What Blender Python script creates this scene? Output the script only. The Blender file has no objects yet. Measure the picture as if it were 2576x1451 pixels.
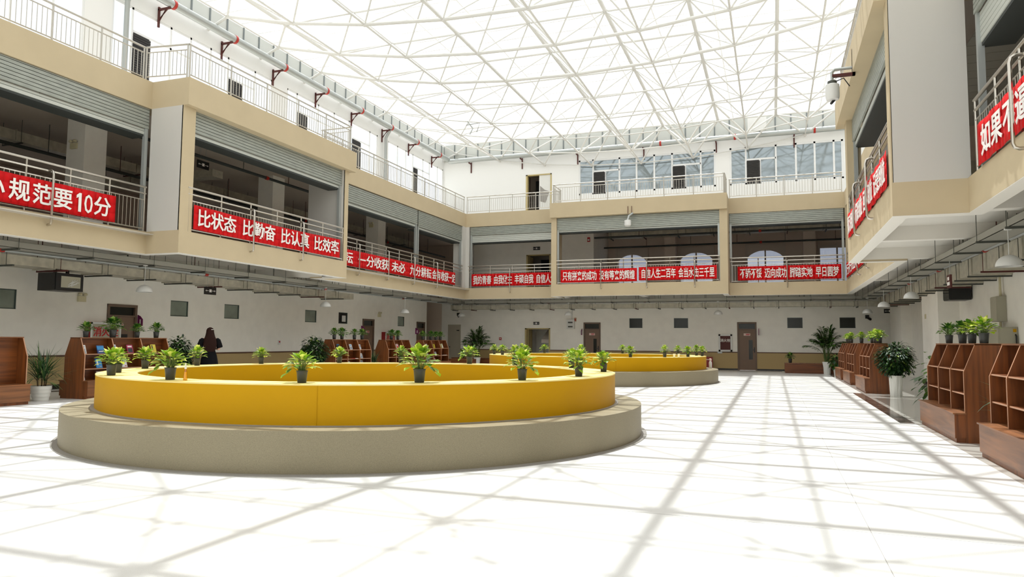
import bpy, bmesh, math, random
from mathutils import Vector, Matrix
S = bpy.context.scene
COL = S.collection
random.seed(7)
PI = math.pi

# ------------------------------------------------------------------ camera
cam = bpy.data.objects.new('camera', bpy.data.cameras.new('camera'))
COL.objects.link(cam)
R_, D_, F_ = Vector((0.939499, 0.342475, 0.007151)), Vector((-0.018394, 0.071310, -0.997285)), Vector((-0.342056, 0.936812, 0.073295))
rot = Matrix((R_, -D_, -F_)).transposed()
cam.matrix_world = Matrix.Translation((0, 0, 1.4)) @ rot.to_4x4()
cam.data.sensor_width = 36.0
cam.data.lens = 1794.7 / 2576 * 36
cam.data.clip_start = 0.05
cam.data.clip_end = 400
S.camera = cam
# ------------------------------------------------------------------ sky, sun, exposure
W = bpy.data.worlds.new('World'); S.world = W
W.use_nodes = True
bg = W.node_tree.nodes['Background']
bg.inputs['Color'].default_value = (1.0, 1.0, 1.0, 1)
bg.inputs['Strength'].default_value = 1.95
sun = bpy.data.objects.new('sun', bpy.data.lights.new('sun', 'SUN'))
COL.objects.link(sun)
sun.data.energy = 22
sun.data.angle = math.radians(0.55)
sun.data.color = (1.0, 0.985, 0.965)
sun.rotation_euler = Vector((0.12, -0.275, -1.0)).to_track_quat('-Z', 'Y').to_euler()
sun.location = (-8, 25, 30)
S.view_settings.view_transform = 'Standard'
S.view_settings.look = 'None'
S.view_settings.gamma = 1.0
S.view_settings.exposure = -0.76
S.view_settings.use_curve_mapping = False

# ------------------------------------------------------------------ materials
def lin(c):
    return tuple((x / 255 / 12.92) if x / 255 <= 0.04045 else ((x / 255 + 0.055) / 1.055) ** 2.4 for x in c)
def mat(name, rgb, rough=0.6, metal=0.0, noise=None, bump=None, spec=0.5, trans=0.0):
    m = bpy.data.materials.new(name); m.use_nodes = True
    nt = m.node_tree; b = nt.nodes['Principled BSDF']
    c = lin(rgb)
    b.inputs['Base Color'].default_value = (*c, 1)
    b.inputs['Roughness'].default_value = rough
    b.inputs['Metallic'].default_value = metal
    b.inputs['Specular IOR Level'].default_value = spec
    if noise:
        sc, amt = noise[0], noise[1]
        tc = nt.nodes.new('ShaderNodeTexCoord'); mp = nt.nodes.new('ShaderNodeMapping')
        mp.inputs['Scale'].default_value = noise[2] if len(noise) > 2 else (1, 1, 1)
        n = nt.nodes.new('ShaderNodeTexNoise'); n.inputs['Scale'].default_value = sc; n.inputs['Detail'].default_value = 4
        r = nt.nodes.new('ShaderNodeValToRGB')
        r.color_ramp.elements[0].position = 0.3; r.color_ramp.elements[1].position = 0.7
        r.color_ramp.elements[0].color = (*[x * (1 - amt) for x in c], 1)
        r.color_ramp.elements[1].color = (*[min(1, x * (1 + amt)) for x in c], 1)
        nt.links.new(tc.outputs['Object'], mp.inputs['Vector']); nt.links.new(mp.outputs['Vector'], n.inputs['Vector'])
        nt.links.new(n.outputs['Fac'], r.inputs['Fac']); nt.links.new(r.outputs['Color'], b.inputs['Base Color'])
        if bump:
            bm_ = nt.nodes.new('ShaderNodeBump'); bm_.inputs['Strength'].default_value = bump
            bm_.inputs['Distance'].default_value = 0.01
            nt.links.new(n.outputs['Fac'], bm_.inputs['Height']); nt.links.new(bm_.outputs['Normal'], b.inputs['Normal'])
    return m
def leafmat(name, stops, rough=0.4, transl=0.25):
    m = bpy.data.materials.new(name); m.use_nodes = True
    nt = m.node_tree; b = nt.nodes['Principled BSDF']
    g = nt.nodes.new('ShaderNodeNewGeometry'); r = nt.nodes.new('ShaderNodeValToRGB')
    els = r.color_ramp.elements
    els[0].position = stops[0][0]; els[0].color = (*lin(stops[0][1]), 1)
    els[1].position = stops[-1][0]; els[1].color = (*lin(stops[-1][1]), 1)
    for p, c in stops[1:-1]:
        e = els.new(p); e.color = (*lin(c), 1)
    nt.links.new(g.outputs['Random Per Island'], r.inputs['Fac'])
    nt.links.new(r.outputs['Color'], b.inputs['Base Color'])
    b.inputs['Roughness'].default_value = rough
    t = nt.nodes.new('ShaderNodeBsdfTranslucent'); mx = nt.nodes.new('ShaderNodeMixShader'); mx.inputs['Fac'].default_value = transl
    nt.links.new(r.outputs['Color'], t.inputs['Color'])
    nt.links.new(b.outputs['BSDF'], mx.inputs[1]); nt.links.new(t.outputs['BSDF'], mx.inputs[2])
    nt.links.new(mx.outputs['Shader'], nt.nodes['Material Output'].inputs['Surface'])
    return m
def glass(name, tint, refl=0.12, clear=0.88, rough=0.02, diff=None):
    m = bpy.data.materials.new(name); m.use_nodes = True
    nt = m.node_tree; nt.nodes.remove(nt.nodes['Principled BSDF'])
    tr = nt.nodes.new('ShaderNodeBsdfTransparent'); tr.inputs['Color'].default_value = (*lin(tint), 1)
    gl = nt.nodes.new('ShaderNodeBsdfGlossy'); gl.inputs['Roughness'].default_value = rough
    gl.inputs['Color'].default_value = (0.9, 0.93, 0.95, 1)
    mx = nt.nodes.new('ShaderNodeMixShader'); mx.inputs['Fac'].default_value = refl
    nt.links.new(tr.outputs[0], mx.inputs[1]); nt.links.new(gl.outputs[0], mx.inputs[2])
    out = mx
    if diff:
        d = nt.nodes.new('ShaderNodeBsdfTranslucent' if diff[2] else 'ShaderNodeBsdfDiffuse'); d.inputs['Color'].default_value = (*lin(diff[0]), 1)
        m2 = nt.nodes.new('ShaderNodeMixShader'); m2.inputs['Fac'].default_value = diff[1]
        nt.links.new(mx.outputs[0], m2.inputs[1]); nt.links.new(d.outputs[0], m2.inputs[2]); out = m2
    nt.links.new(out.outputs[0], nt.nodes['Material Output'].inputs['Surface'])
    return m
def woodmat(name, scale, base=(112, 61, 24)):
    m = bpy.data.materials.new(name); m.use_nodes = True
    nt = m.node_tree; b = nt.nodes['Principled BSDF']
    tc = nt.nodes.new('ShaderNodeTexCoord'); mp = nt.nodes.new('ShaderNodeMapping'); mp.inputs['Scale'].default_value = scale
    n = nt.nodes.new('ShaderNodeTexNoise'); n.inputs['Scale'].default_value = 1.0; n.inputs['Detail'].default_value = 5; n.inputs['Distortion'].default_value = 0.6
    r = nt.nodes.new('ShaderNodeValToRGB')
    e = r.color_ramp.elements
    d = lin(base)
    e[0].position = 0.28; e[0].color = (d[0] * .5, d[1] * .45, d[2] * .42, 1)
    e[1].position = 0.75; e[1].color = (d[0] * 1.45, d[1] * 1.4, d[2] * 1.3, 1)
    k = e.new(0.5); k.color = (*d, 1)
    nt.links.new(tc.outputs['Object'], mp.inputs['Vector']); nt.links.new(mp.outputs['Vector'], n.inputs['Vector'])
    nt.links.new(n.outputs['Fac'], r.inputs['Fac']); nt.links.new(r.outputs['Color'], b.inputs['Base Color'])
    b.inputs['Roughness'].default_value = 0.42
    return m
M = {}
M['wall'] = mat('white_paint', (250, 247, 238), 0.7, spec=0.12, noise=(2.5, 0.03))
M['wall_up'] = mat('white_upper_paint', (240, 240, 238), 0.7, spec=0.12)
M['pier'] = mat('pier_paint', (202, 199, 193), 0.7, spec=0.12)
M['tan'] = mat('tan_paint', (196, 180, 150), 0.7, spec=0.12, noise=(1.5, 0.03))
M['soffit'] = mat('soffit_paint', (240, 236, 228), 0.75, spec=0.12)
M['wains'] = mat('wainscot_paint', (188, 164, 118), 0.6, spec=0.12)
M['rail_brown'] = mat('dado_brown', (92, 62, 44), 0.5)
M['black'] = mat('black_tile', (22, 20, 20), 0.3)
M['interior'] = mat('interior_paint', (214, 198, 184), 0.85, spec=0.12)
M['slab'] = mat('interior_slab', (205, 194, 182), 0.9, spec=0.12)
M['floor2'] = mat('gallery_floor', (196, 190, 180), 0.6)
M['steel'] = mat('stainless_steel', (196, 190, 180), 0.28, 1.0)
M['railgrey'] = mat('galvanised_rail', (190, 186, 178), 0.45, 0.5)
M['shutter'] = mat('shutter_grey', (158, 162, 154), 0.5, 0.35, noise=(3, 0.12, (1, 1, 6)))
M['shutter_light'] = mat('shutter_light', (196, 199, 192), 0.5, 0.3)
M['darkmetal'] = mat('dark_metal', (62, 66, 64), 0.6, 0.3)
M['duct'] = mat('galvanised_duct', (188, 183, 166), 0.5, 0.2, noise=(5, 0.18))
M['tray'] = mat('cable_tray', (158, 156, 146), 0.55, 0.2)
M['hanger'] = mat('hanger_steel', (84, 86, 80), 0.6, 0.4)
M['redox'] = mat('red_oxide', (82, 32, 26), 0.6)
M['pipe'] = mat('pipe_grey', (176, 180, 178), 0.4, 0.4)
M['redpipe'] = mat('pipe_red', (176, 40, 26), 0.5)
M['truss'] = mat('truss_white', (216, 215, 211), 0.5, spec=0.12)
M['purlin'] = mat('purlin_white', (250, 250, 250), 0.6, spec=0.12)
M['corr'] = mat('corrugated_grey', (196, 198, 192), 0.6, 0.1)
M['corrdark'] = mat('corrugated_seam', (120, 126, 126), 0.6)
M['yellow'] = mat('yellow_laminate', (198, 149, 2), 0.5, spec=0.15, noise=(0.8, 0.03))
M['yellow_sunlit'] = mat('sunlit_yellow', (242, 220, 144), 0.5, spec=0.15)  # laminate yellow bleached towards cream, sun glare put into the colour
M['bench'] = mat('grey_terrazzo', (142, 133, 111), 0.5, spec=0.12, noise=(140, 0.16))
M['flange'] = mat('grey_kerb', (150, 146, 140), 0.4)
M['red'] = mat('banner_red', (206, 22, 26), 0.55, spec=0.12, noise=(1.2, 0.06))
M['white'] = mat('lettering_white', (240, 236, 232), 0.6, spec=0.12)
M['plastic'] = mat('lamp_white', (225, 225, 222), 0.35)
M['wood_v'] = woodmat('walnut_vertical', (14, 14, 0.9))
M['wood_h'] = woodmat('walnut_horizontal', (9, 0.8, 16))
M['wood_seat'] = woodmat('walnut_seat', (9, 0.8, 12), (126, 80, 46))
M['wood_edge'] = mat('pale_edge_band', (186, 140, 110), 0.5)
M['pot'] = mat('pot_dark', (58, 60, 58), 0.45)
M['potwhite'] = mat('pot_white', (232, 232, 226), 0.3)
M['soil'] = mat('soil', (48, 36, 26), 0.95)
M['doorbrown'] = mat('door_brown', (122, 98, 80), 0.5)
M['doorframe'] = mat('door_frame_brown', (110, 90, 74), 0.5)
M['doorgrey'] = mat('door_grey', (182, 174, 156), 0.5)
M['brass'] = mat('door_frame_beige', (190, 172, 120), 0.5)
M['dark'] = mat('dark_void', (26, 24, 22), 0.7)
M['darkglass'] = mat('dark_glass', (40, 42, 38), 0.12, spec=0.35)
M['frosted'] = mat('frosted_glass', (136, 146, 134), 0.35, noise=(1.4, 0.25))
M['frame_dark'] = mat('window_frame_dark', (70, 84, 80), 0.4)
M['frame_white'] = mat('window_frame_white', (235, 236, 236), 0.4)
M['louver'] = mat('louver_black', (40, 37, 35), 0.6)
M['mirrorglass'] = mat('film_glass', (150, 160, 165), 0.06, 0.6, noise=(1.6, 0.1))
M['blackbox'] = mat('black_cabinet', (20, 20, 22), 0.4)
M['purple'] = mat('purple_sign', (120, 24, 92), 0.5)
M['pinkplate'] = mat('door_plate', (226, 198, 190), 0.5)
M['cream'] = mat('cream_plastic', (214, 206, 170), 0.5)
M['cab'] = mat('cabinet_grey', (176, 172, 152), 0.45)
M['cab_red'] = mat('cabinet_red', (140, 18, 22), 0.4)
M['redtext'] = mat('red_lettering', (186, 24, 28), 0.5)
M['skin'] = mat('skin', (214, 168, 142), 0.5)
M['cloth'] = mat('black_dress', (14, 14, 17), 0.9, spec=0.15)
M['hair'] = mat('dark_brown_hair', (40, 20, 14), 0.75, spec=0.15)
M['stem'] = mat('green_stem', (84, 104, 44), 0.6)
M['bark'] = mat('bark', (96, 82, 60), 0.8)
M['marble_dark'] = mat('dark_marble', (88, 76, 70), 0.12, noise=(5, 0.5, (1, .4, 1)))
M['pothos'] = leafmat('pothos_leaf', [(0, (70, 116, 20)), (0.35, (124, 164, 30)), (0.75, (172, 196, 44)), (1, (226, 228, 120))])
M['pothos_dark'] = leafmat('pothos_leaf_dark', [(0, (34, 76, 22)), (0.5, (62, 112, 30)), (0.85, (110, 152, 48)), (1, (160, 190, 90))])
M['ficus'] = leafmat('ficus_leaf', [(0, (16, 40, 16)), (0.6, (32, 66, 24)), (0.92, (60, 96, 34)), (1, (130, 150, 60))], 0.5, 0.1)
M['palm'] = leafmat('palm_leaf', [(0, (26, 60, 16)), (0.6, (52, 92, 26)), (1, (96, 126, 46))], 0.4, 0.15)
M['drac'] = leafmat('strap_leaf', [(0, (22, 52, 24)), (0.6, (46, 82, 34)), (1, (100, 130, 70))], 0.4, 0.12)
M['roof'] = glass('roof_polycarbonate', (226, 228, 228), 0.03, rough=0.2, diff=((250, 250, 250), 0.17, True))
M['clear'] = glass('window_clear', (250, 253, 255), 0.05)
M['bluepane'] = glass('window_bluish', (196, 200, 208), 0.1)
M['liquid'] = glass('yellow_liquid', (250, 220, 60), 0.1)
M['bluebuilding'] = mat('blue_glass_facade', (112, 160, 170), 0.3, noise=(0.25, 0.2))
M['paper'] = mat('paper_white', (226, 226, 222), 0.7)

def floormat():
    m = bpy.data.materials.new('white_terrazzo'); m.use_nodes = True
    nt = m.node_tree; b = nt.nodes['Principled BSDF']
    tc = nt.nodes.new('ShaderNodeTexCoord')
    n = nt.nodes.new('ShaderNodeTexNoise'); n.inputs['Scale'].default_value = 260; n.inputs['Detail'].default_value = 2
    r = nt.nodes.new('ShaderNodeValToRGB')
    r.color_ramp.elements[0].position = 0.30; r.color_ramp.elements[0].color = (*lin((206, 205, 202)), 1)
    r.color_ramp.elements[1].position = 0.55; r.color_ramp.elements[1].color = (*lin((226, 225, 222)), 1)
    nt.links.new(tc.outputs['Object'], n.inputs['Vector']); nt.links.new(n.outputs['Fac'], r.inputs['Fac'])
    nt.links.new(r.outputs['Color'], b.inputs['Base Color'])
    b.inputs['Roughness'].default_value = 0.3
    return m
M['floor'] = floormat()
M['marble'] = mat('grey_marble', (196, 192, 184), 0.06, noise=(1.4, 0.06, (1, 3, 1)))

# ------------------------------------------------------------------ mesh helper
ORG = {}
class MB:
    def __init__(s): s.v = []; s.f = []
    def quad(s, *p):
        i = len(s.v); s.v += [tuple(x) for x in p]; s.f.append(tuple(range(i, i + len(p)))); return s
    def box(s, x0, x1, y0, y1, z0, z1):
        i = len(s.v)
        s.v += [(x, y, z) for z in (z0, z1) for y in (y0, y1) for x in (x0, x1)]
        for a in ((0, 2, 3, 1), (4, 5, 7, 6), (0, 1, 5, 4), (2, 6, 7, 3), (0, 4, 6, 2), (1, 3, 7, 5)): s.f.append(tuple(i + k for k in a))
        return s
    def tube(s, pts, r, n=8, r2=None, cap=True):
        pts = [Vector(p) for p in pts]; i0 = len(s.v); m = len(pts)
        up = None
        for k, p in enumerate(pts):
            d = (pts[min(k + 1, m - 1)] - pts[max(k - 1, 0)]).normalized()
            if up is None:
                up = Vector((0, 0, 1)) if abs(d.z) < 0.9 else Vector((1, 0, 0))
            a = d.cross(up).normalized(); b_ = a.cross(d).normalized(); up = b_
            rr = r if r2 is None else r + (r2 - r) * k / (m - 1)
            for j in range(n):
                t = 2 * PI * j / n
                s.v.append(tuple(p + (a * math.cos(t) + b_ * math.sin(t)) * rr))
        for k in range(m - 1):
            for j in range(n):
                a = i0 + k * n + j; b_ = i0 + k * n + (j + 1) % n
                s.f.append((a, b_, b_ + n, a + n))
        if cap:
            s.f.append(tuple(i0 + j for j in range(n))[::-1]); s.f.append(tuple(i0 + (m - 1) * n + j for j in range(n)))
        return s
    def lathe(s, prof, c=(0, 0, 0), n=24, cap=True, star=None):
        i0 = len(s.v); m = len(prof)
        for k, (r, z) in enumerate(prof):
            for j in range(n):
                t = 2 * PI * j / n; q = r * (star(j, k) if star else 1)
                s.v.append((c[0] + q * math.cos(t), c[1] + q * math.sin(t), c[2] + z))
        for k in range(m - 1):
            for j in range(n):
                a = i0 + k * n + j; b_ = i0 + k * n + (j + 1) % n
                s.f.append((a, b_, b_ + n, a + n))
        if cap:
            s.f.append(tuple(i0 + j for j in range(n))[::-1]); s.f.append(tuple(i0 + (m - 1) * n + j for j in range(n)))
        return s
    def ring(s, c, r0, r1, z0, z1, n=128):
        i0 = len(s.v)
        for j in range(n):
            t = 2 * PI * j / n; x, y = math.cos(t), math.sin(t)
            s.v += [(c[0] + r * x, c[1] + r * y, z) for r, z in ((r0, z0), (r1, z0), (r1, z1), (r0, z1))]
        for j in range(n):
            a = i0 + 4 * j; b_ = i0 + 4 * ((j + 1) % n)
            for k in range(4): s.f.append((a + k, b_ + k, b_ + (k + 1) % 4, a + (k + 1) % 4))
        return s
    def prism(s, poly, axis, a0, a1):
        """extrude a polygon (list of 2-tuples) along axis 0/1/2"""
        def P(u, w, t):
            return ((t, u, w), (u, t, w), (u, w, t))[axis]
        i = len(s.v); n = len(poly)
        s.v += [P(u, w, a0) for u, w in poly] + [P(u, w, a1) for u, w in poly]
        s.f.append(tuple(range(i, i + n))[::-1]); s.f.append(tuple(range(i + n, i + 2 * n)))
        for k in range(n): s.f.append((i + k, i + (k + 1) % n, i + n + (k + 1) % n, i + n + k))
        return s
    def build(s, name, m, parent=None, smooth=False):
        me = bpy.data.meshes.new(name)
        off = ORG.get(parent.name, Vector((0, 0, 0))) if parent else Vector((0, 0, 0))
        me.from_pydata([tuple(Vector(v) - off) for v in s.v], [], s.f)
        bm = bmesh.new(); bm.from_mesh(me); bmesh.ops.recalc_face_normals(bm, faces=bm.faces); bm.to_mesh(me); bm.free()
        me.materials.append(M[m] if isinstance(m, str) else m)
        if smooth:
            me.polygons.foreach_set('use_smooth', [True] * len(me.polygons))
            try: me.set_sharp_from_angle(angle=math.radians(40))
            except Exception: pass
        o = bpy.data.objects.new(name, me); COL.objects.link(o)
        if parent: o.parent = parent; ORG[o.name] = off
        else: ORG[o.name] = Vector((0, 0, 0))
        return o
def box(*a): return MB().box(*a)
def thing(name, label, cat, loc=(0, 0, 0), group=None):
    o = bpy.data.objects.new(name, None); COL.objects.link(o)
    o.location = loc; o.empty_display_size = 0.1; o['label'] = label; o['category'] = cat
    if group: o['group'] = group
    ORG[o.name] = Vector(loc)
    return o
def tag(o, label, cat, group=None):
    o['label'] = label; o['category'] = cat
    if group: o['group'] = group
    return o
def struct(name, mb, m, parent=None, smooth=False):
    o = mb.build(name, m, parent, smooth)
    if parent is None: o['kind'] = 'structure'
    return o
def copy_tree(o, parent=None):
    c = o.copy(); COL.objects.link(c)
    ORG[c.name] = ORG.get(o.name, Vector((0, 0, 0)))
    if parent: c.parent = parent
    for ch in list(o.children): copy_tree(ch, c)
    return c
def grid_wall(axis, p, t, u0, u1, v0, v1, holes):
    """wall at axis coordinate p (thickness t), u along the other horizontal axis, v vertical, rectangular holes"""
    us = sorted({u0, u1, *[h[0] for h in holes], *[h[1] for h in holes]}); us = [u for u in us if u0 <= u <= u1]
    vs = sorted({v0, v1, *[h[2] for h in holes], *[h[3] for h in holes]}); vs = [v for v in vs if v0 <= v <= v1]
    mb = MB()
    for a, b_ in zip(us, us[1:]):
        run = None
        for c, d in zip(vs, vs[1:]):
            mu, mv = (a + b_) / 2, (c + d) / 2
            hit = any(h[0] < mu < h[1] and h[2] < mv < h[3] for h in holes)
            if not hit: run = [run[0], d] if run else [c, d]
            if hit or d == vs[-1]:
                if run:
                    if axis == 0: mb.box(min(p, p + t), max(p, p + t), a, b_, run[0], run[1])
                    else: mb.box(a, b_, min(p, p + t), max(p, p + t), run[0], run[1])
                run = None
    return mb
# lettering ---------------------------------------------------------------
GLYPH = {}
def glyph(ch, bold=0.015):
    if ch not in GLYPH:
        if ord(ch) < 256: bold = 0.0
        cu = bpy.data.curves.new('glyph', 'FONT'); cu.body = ch; cu.size = 1.0; cu.offset = bold; cu.extrude = 0.004; cu.resolution_u = 2
        o = bpy.data.objects.new('glyph', cu); COL.objects.link(o)
        dg = bpy.context.evaluated_depsgraph_get(); dg.update()
        me = bpy.data.meshes.new_from_object(o.evaluated_get(dg))
        GLYPH[ch] = ([tuple(v.co) for v in me.vertices], [tuple(p.vertices) for p in me.polygons])
        bpy.data.objects.remove(o); bpy.data.meshes.remove(me); bpy.data.curves.remove(cu)
    return GLYPH[ch]
def em_box():
    v = glyph('国')[0]
    xs = [p[0] for p in v]; ys = [p[1] for p in v]
    return min(xs), max(xs), min(ys), max(ys)
def letters(mb, ch, o, right, up, w, h):
    if ch == '1':
        n = right.cross(up); i = len(mb.v)
        poly = [(.38, 0), (.86, 0), (.86, 1), (.5, 1), (.02, .86), (.02, .7), (.38, .78)]
        for q in (.002, .01): mb.v += [tuple(o + right * (a * w) + up * (b_ * h) + n * q) for a, b_ in poly]
        mb.f += [tuple(i + 7 + k for k in range(7)), tuple(i + k for k in range(7))[::-1]] + [(i + k, i + (k + 1) % 7, i + 7 + (k + 1) % 7, i + 7 + k) for k in range(7)]
        return
    """one character with its em box bottom left at o"""
    v, f = glyph(ch)
    if not v: return
    if ord(ch) > 255: x0, x1, y0, y1 = em_box()
    else:
        x0 = min(p[0] for p in v); x1 = max(p[0] for p in v); y0, y1 = min(p[1] for p in v), max(p[1] for p in v)
    i = len(mb.v); n = right.cross(up)
    for p in v:
        mb.v.append(tuple(o + right * ((p[0] - x0) / (x1 - x0) * w) + up * ((p[1] - y0) / (y1 - y0) * h) + n * (p[2] + 0.006)))
    mb.f += [tuple(i + k for k in q) for q in f]

# ================================================================== setting
XL, XR, YB, YF = -18.4, 5.6, 38.3, -8.0
PL = [(-15.45, YF), (-15.45, 14.2), (-14.35, 14.2), (-14.35, 21.95), (-15.45, 21.95), (-15.45, 35), (-10.25, 35), (-10.25, 33.7),
      (-1.85, 33.7), (-1.85, 35), (3.15, 35), (3.15, 21.6), (2.0, 21.6), (2.0, 13.8), (3.15, 13.8), (3.15, YF)]
PU = [(-15.45, YF), (-15.45, 14.2), (-14.2, 14.2), (-14.2, 22.2), (-15.45, 22.2), (-15.45, 35), (-10.28, 35), (-10.28, 33.55),
      (-1.85, 33.55), (-1.85, 35), (3.15, 35), (3.15, 22.0), (1.8, 22.0), (1.8, 13.8), (3.15, 13.8), (3.15, YF)]
def offset(path, t):
    out = []; n = len(path)
    dirs = [(Vector(path[i + 1]) - Vector(path[i])).normalized() for i in range(n - 1)]
    nor = [Vector((-d.y, d.x)) for d in dirs]
    for i in range(n):
        if i == 0: o = nor[0]
        elif i == n - 1: o = nor[-1]
        else: o = nor[i - 1] + nor[i]
        out.append((path[i][0] + o.x * t, path[i][1] + o.y * t))
    return out
def band(path, t, z0, z1):
    q = offset(path, t); mb = MB(); n = len(path)
    for i in range(n - 1):
        a, b_, c, d = path[i], path[i + 1], q[i + 1], q[i]
        for z, fl in ((z0, 0), (z1, 1)): mb.quad((*a, z), (*b_, z), (*c, z), (*d, z))
        mb.quad((*a, z0), (*b_, z0), (*b_, z1), (*a, z1)); mb.quad((*d, z0), (*c, z0), (*c, z1), (*d, z1))
    for i in (0, n - 1):
        mb.quad((*path[i], z0), (*q[i], z0), (*q[i], z1), (*path[i], z1))
    return mb
def slab(z0, z1):
    mb = MB()
    for r in ((-27, -15.6, YF, 44), (-15.6, -14.5, 14.4, 21.8), (-15.6, 3.3, 35.15, 44), (-10.1, -2.0, 33.85, 35.15), (3.3, 12, YF, 44), (2.15, 3.3, 13.95, 21.45)):
        mb.box(*r, z0, z1)
    return mb
# floor: terrazzo field, polished marble along the right side, dark marble strips
struct('floor', MB().box(-27, 2.33, YF, 44, -0.2, 0).box(2.33, 12, YF, 44, -0.2, -0.004), 'floor')
struct('floor_marble', box(2.33, 12, YF, 44, -0.004, 0.0), 'marble')
struct('trim_1', box(2.09, 2.33, 14.36, 22.35, -0.01, 0.003), 'marble_dark')
struct('trim_2', box(-16, 0.4, 37.3, 37.6, -0.01, 0.003), 'marble_dark')
struct('trim_3', box(-17.75, -17.5, 8, 37.2, -0.01, 0.003), 'marble_dark')
jm = MB()
for y in (6.0, 12.0, 18.0, 24.0, 30.0): jm.box(-14.2, 2.05, y, y + 0.004, -0.01, 0.0008)
for x in (-12.4, -6.2, 0.66): jm.box(x, x + 0.004, -4, 36, -0.01, 0.0008)
struct('trim_4', jm, 'flange')
# gallery slabs, fascia bands, overhanging beams
struct('ceiling', slab(3.97, 4.1), 'soffit')
struct('ceiling_second', slab(7.85, 8.05), 'slab')
struct('trim_5', band(PL, 0.26, 3.61, 4.2), 'tan')
struct('trim_6', band(PU, 0.5, 7.5, 8.23), 'tan')
cb = MB()
for y in (6.6, 14.45, 21.8, 30.3):
    cb.box(-18.4, -14.62 if 14.3 < y < 22 else -15.72, y - 0.13, y + 0.13, 3.66, 3.97)
cb.box(-15.2, -14.6, 14.22, 14.48, 3.612, 3.97); cb.box(-15.2, -14.6, 21.67, 21.93, 3.612, 3.97)
for y in (6.6, 13.95, 17.6, 21.45, 28.5): cb.box(2.27 if 13 < y < 22 else 3.41, 5.6, y - 0.13, y + 0.13, 3.66, 3.97)
for x in (-10.1, -6.0, -2.0): cb.box(x - 0.13, x + 0.13, 33.97, 38.3, 3.66, 3.97)
struct('trim_7', cb, 'soffit')
# soffit strip of the galleries' edge beam is painted lighter than its face
ring_ = band(PL, 0.26, 3.604, 3.612)
struct('trim_8', ring_, 'soffit')
# second-floor cavity floors
f2 = MB()
for r in ((-27, -15.2, YF, 44), (-15.2, -9.2, 35.2, 38.3), (-9.2, 3.0, 35.2, 44), (3.3, 12, YF, 44)): f2.box(*r, 4.1, 4.12)
struct('floor_second', f2, 'floor2')
# ---- left wall, ground floor
LW = [(12.42, 12.95), (18.0, 18.75), (20.43, 21.19), (25.13, 25.93), (27.59, 28.32), (33.02, 33.73)]
LD = [(15.64, 16.69), (29.60, 30.65), (35.12, 36.11)]
hl = [(a, b_, 2.13, 2.64) for a, b_ in LW] + [(a, b_, 0, 2.41) for a, b_ in LD]
wl = struct('wall_left', grid_wall(0, XL, -0.2, YF, 36.33, 0, 3.97, hl), 'wall')
def segs(u0, u1, holes):
    out = [(u0, u1)]
    for a, b_ in holes:
        nn = []
        for s, e in out:
            if b_ <= s or a >= e: nn.append((s, e))
            else:
                if a > s: nn.append((s, a))
                if b_ < e: nn.append((b_, e))
        out = nn
    return out
w = MB(); r = MB(); k = MB()
for s, e in segs(YF, 36.33, LD):
    w.box(XL, XL + 0.006, s, e, 0.13, 0.89); r.box(XL, XL + 0.022, s, e, 0.88, 0.925); k.box(XL, XL + 0.014, s, e, 0, 0.13)
struct('wainscot', w, 'wains', wl); struct('trim_9', r, 'rail_brown'); struct('baseboard_left', k, 'black')
# corridor mouth at the far left corner
struct('wall_corridor', MB().box(-24, -18.6, 36.13, 36.33, 0, 3.97).box(-24, XL - 0.0, 38.3, 38.5, 0, 3.97).box(-24, -23.8, 36.3, 38.3, 0, 3.97), 'interior')
# ---- back wall, ground floor
BD = [(-13.18, -11.69), (-9.77, -8.82), (-1.70, -0.76)]
BW = [(-7.24, -6.54), (-4.88, -4.15), (0.70, 1.41), (3.09, 3.79)]
BG = (-17.94, -17.19)
hb = [(a, b_, 2.14, 2.66) for a, b_ in BW] + [(BD[0][0], BD[0][1], 0, 2.11), (BD[1][0], BD[1][1], 0, 2.44), (BD[2][0], BD[2][1], 0, 2.44)]
wb = struct('wall_back', grid_wall(1, YB, 0.2, XL, XR + 0.2, 0, 3.97, hb), 'wall')
w = MB(); r = MB(); k = MB()
for s, e in segs(XL, XR, BD + [BG]):
    w.box(s, e, YB - 0.006, YB, 0.08, 0.89); r.box(s, e, YB - 0.022, YB, 0.88, 0.925); k.box(s, e, YB - 0.014, YB, 0, 0.08)
struct('wainscot', w, 'wains', wb); struct('trim_10', r, 'rail_brown'); struct('baseboard_back', k, 'black')
# stair room behind the open doorway
struct('wall_stair', MB().box(-13.6, -11.2, 41.0, 41.2, 0, 2.9).box(-13.6, -13.4, 38.5, 41.2, 0, 2.9).box(-11.4, -11.2, 38.5, 41.2, 0, 2.9).box(-13.6, -11.2, 38.5, 41.2, 2.7, 2.9), 'wall')
struct('ceiling_stair', MB().prism([(38.6, 1.5), (41.0, 2.6), (41.0, 2.4), (38.6, 1.3)], 0, -12.3, -11.4), 'slab')
# ---- right wall, ground floor
wr = struct('wall_right', MB().box(XR, XR + 0.2, YF, 28.8, 0, 3.97).box(XR, XR + 0.2, 31.6, YB, 0, 3.97).box(XR, XR + 0.2, 28.8, 31.6, 2.75, 3.97), 'wall')
struct('column', box(5.0, XR, 26.2, 28.8, 0, 3.97), 'wall'); struct('column', box(5.2, XR, 34.6, 37.6, 0, 3.97), 'wall')
struct('baseboard_right', MB().box(XR - 0.014, XR, YF, 26.2, 0, 0.1).box(4.986, 5.0, 26.2, 28.8, 0, 0.1), 'black')
struct('wall_washroom', MB().box(9.5, 9.7, 26.0, 34.0, 0, 3.97).box(XR + .2, 9.7, 32.8, 33.0, 0, 3.97).box(XR + .2, 9.7, 26.0, 26.2, 0, 3.97), 'interior')
# ---- wall behind the photographer closes the hall
struct('wall_front', box(-27, 12, YF - 0.3, YF, 0, 13.2), 'wall_up')
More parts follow.
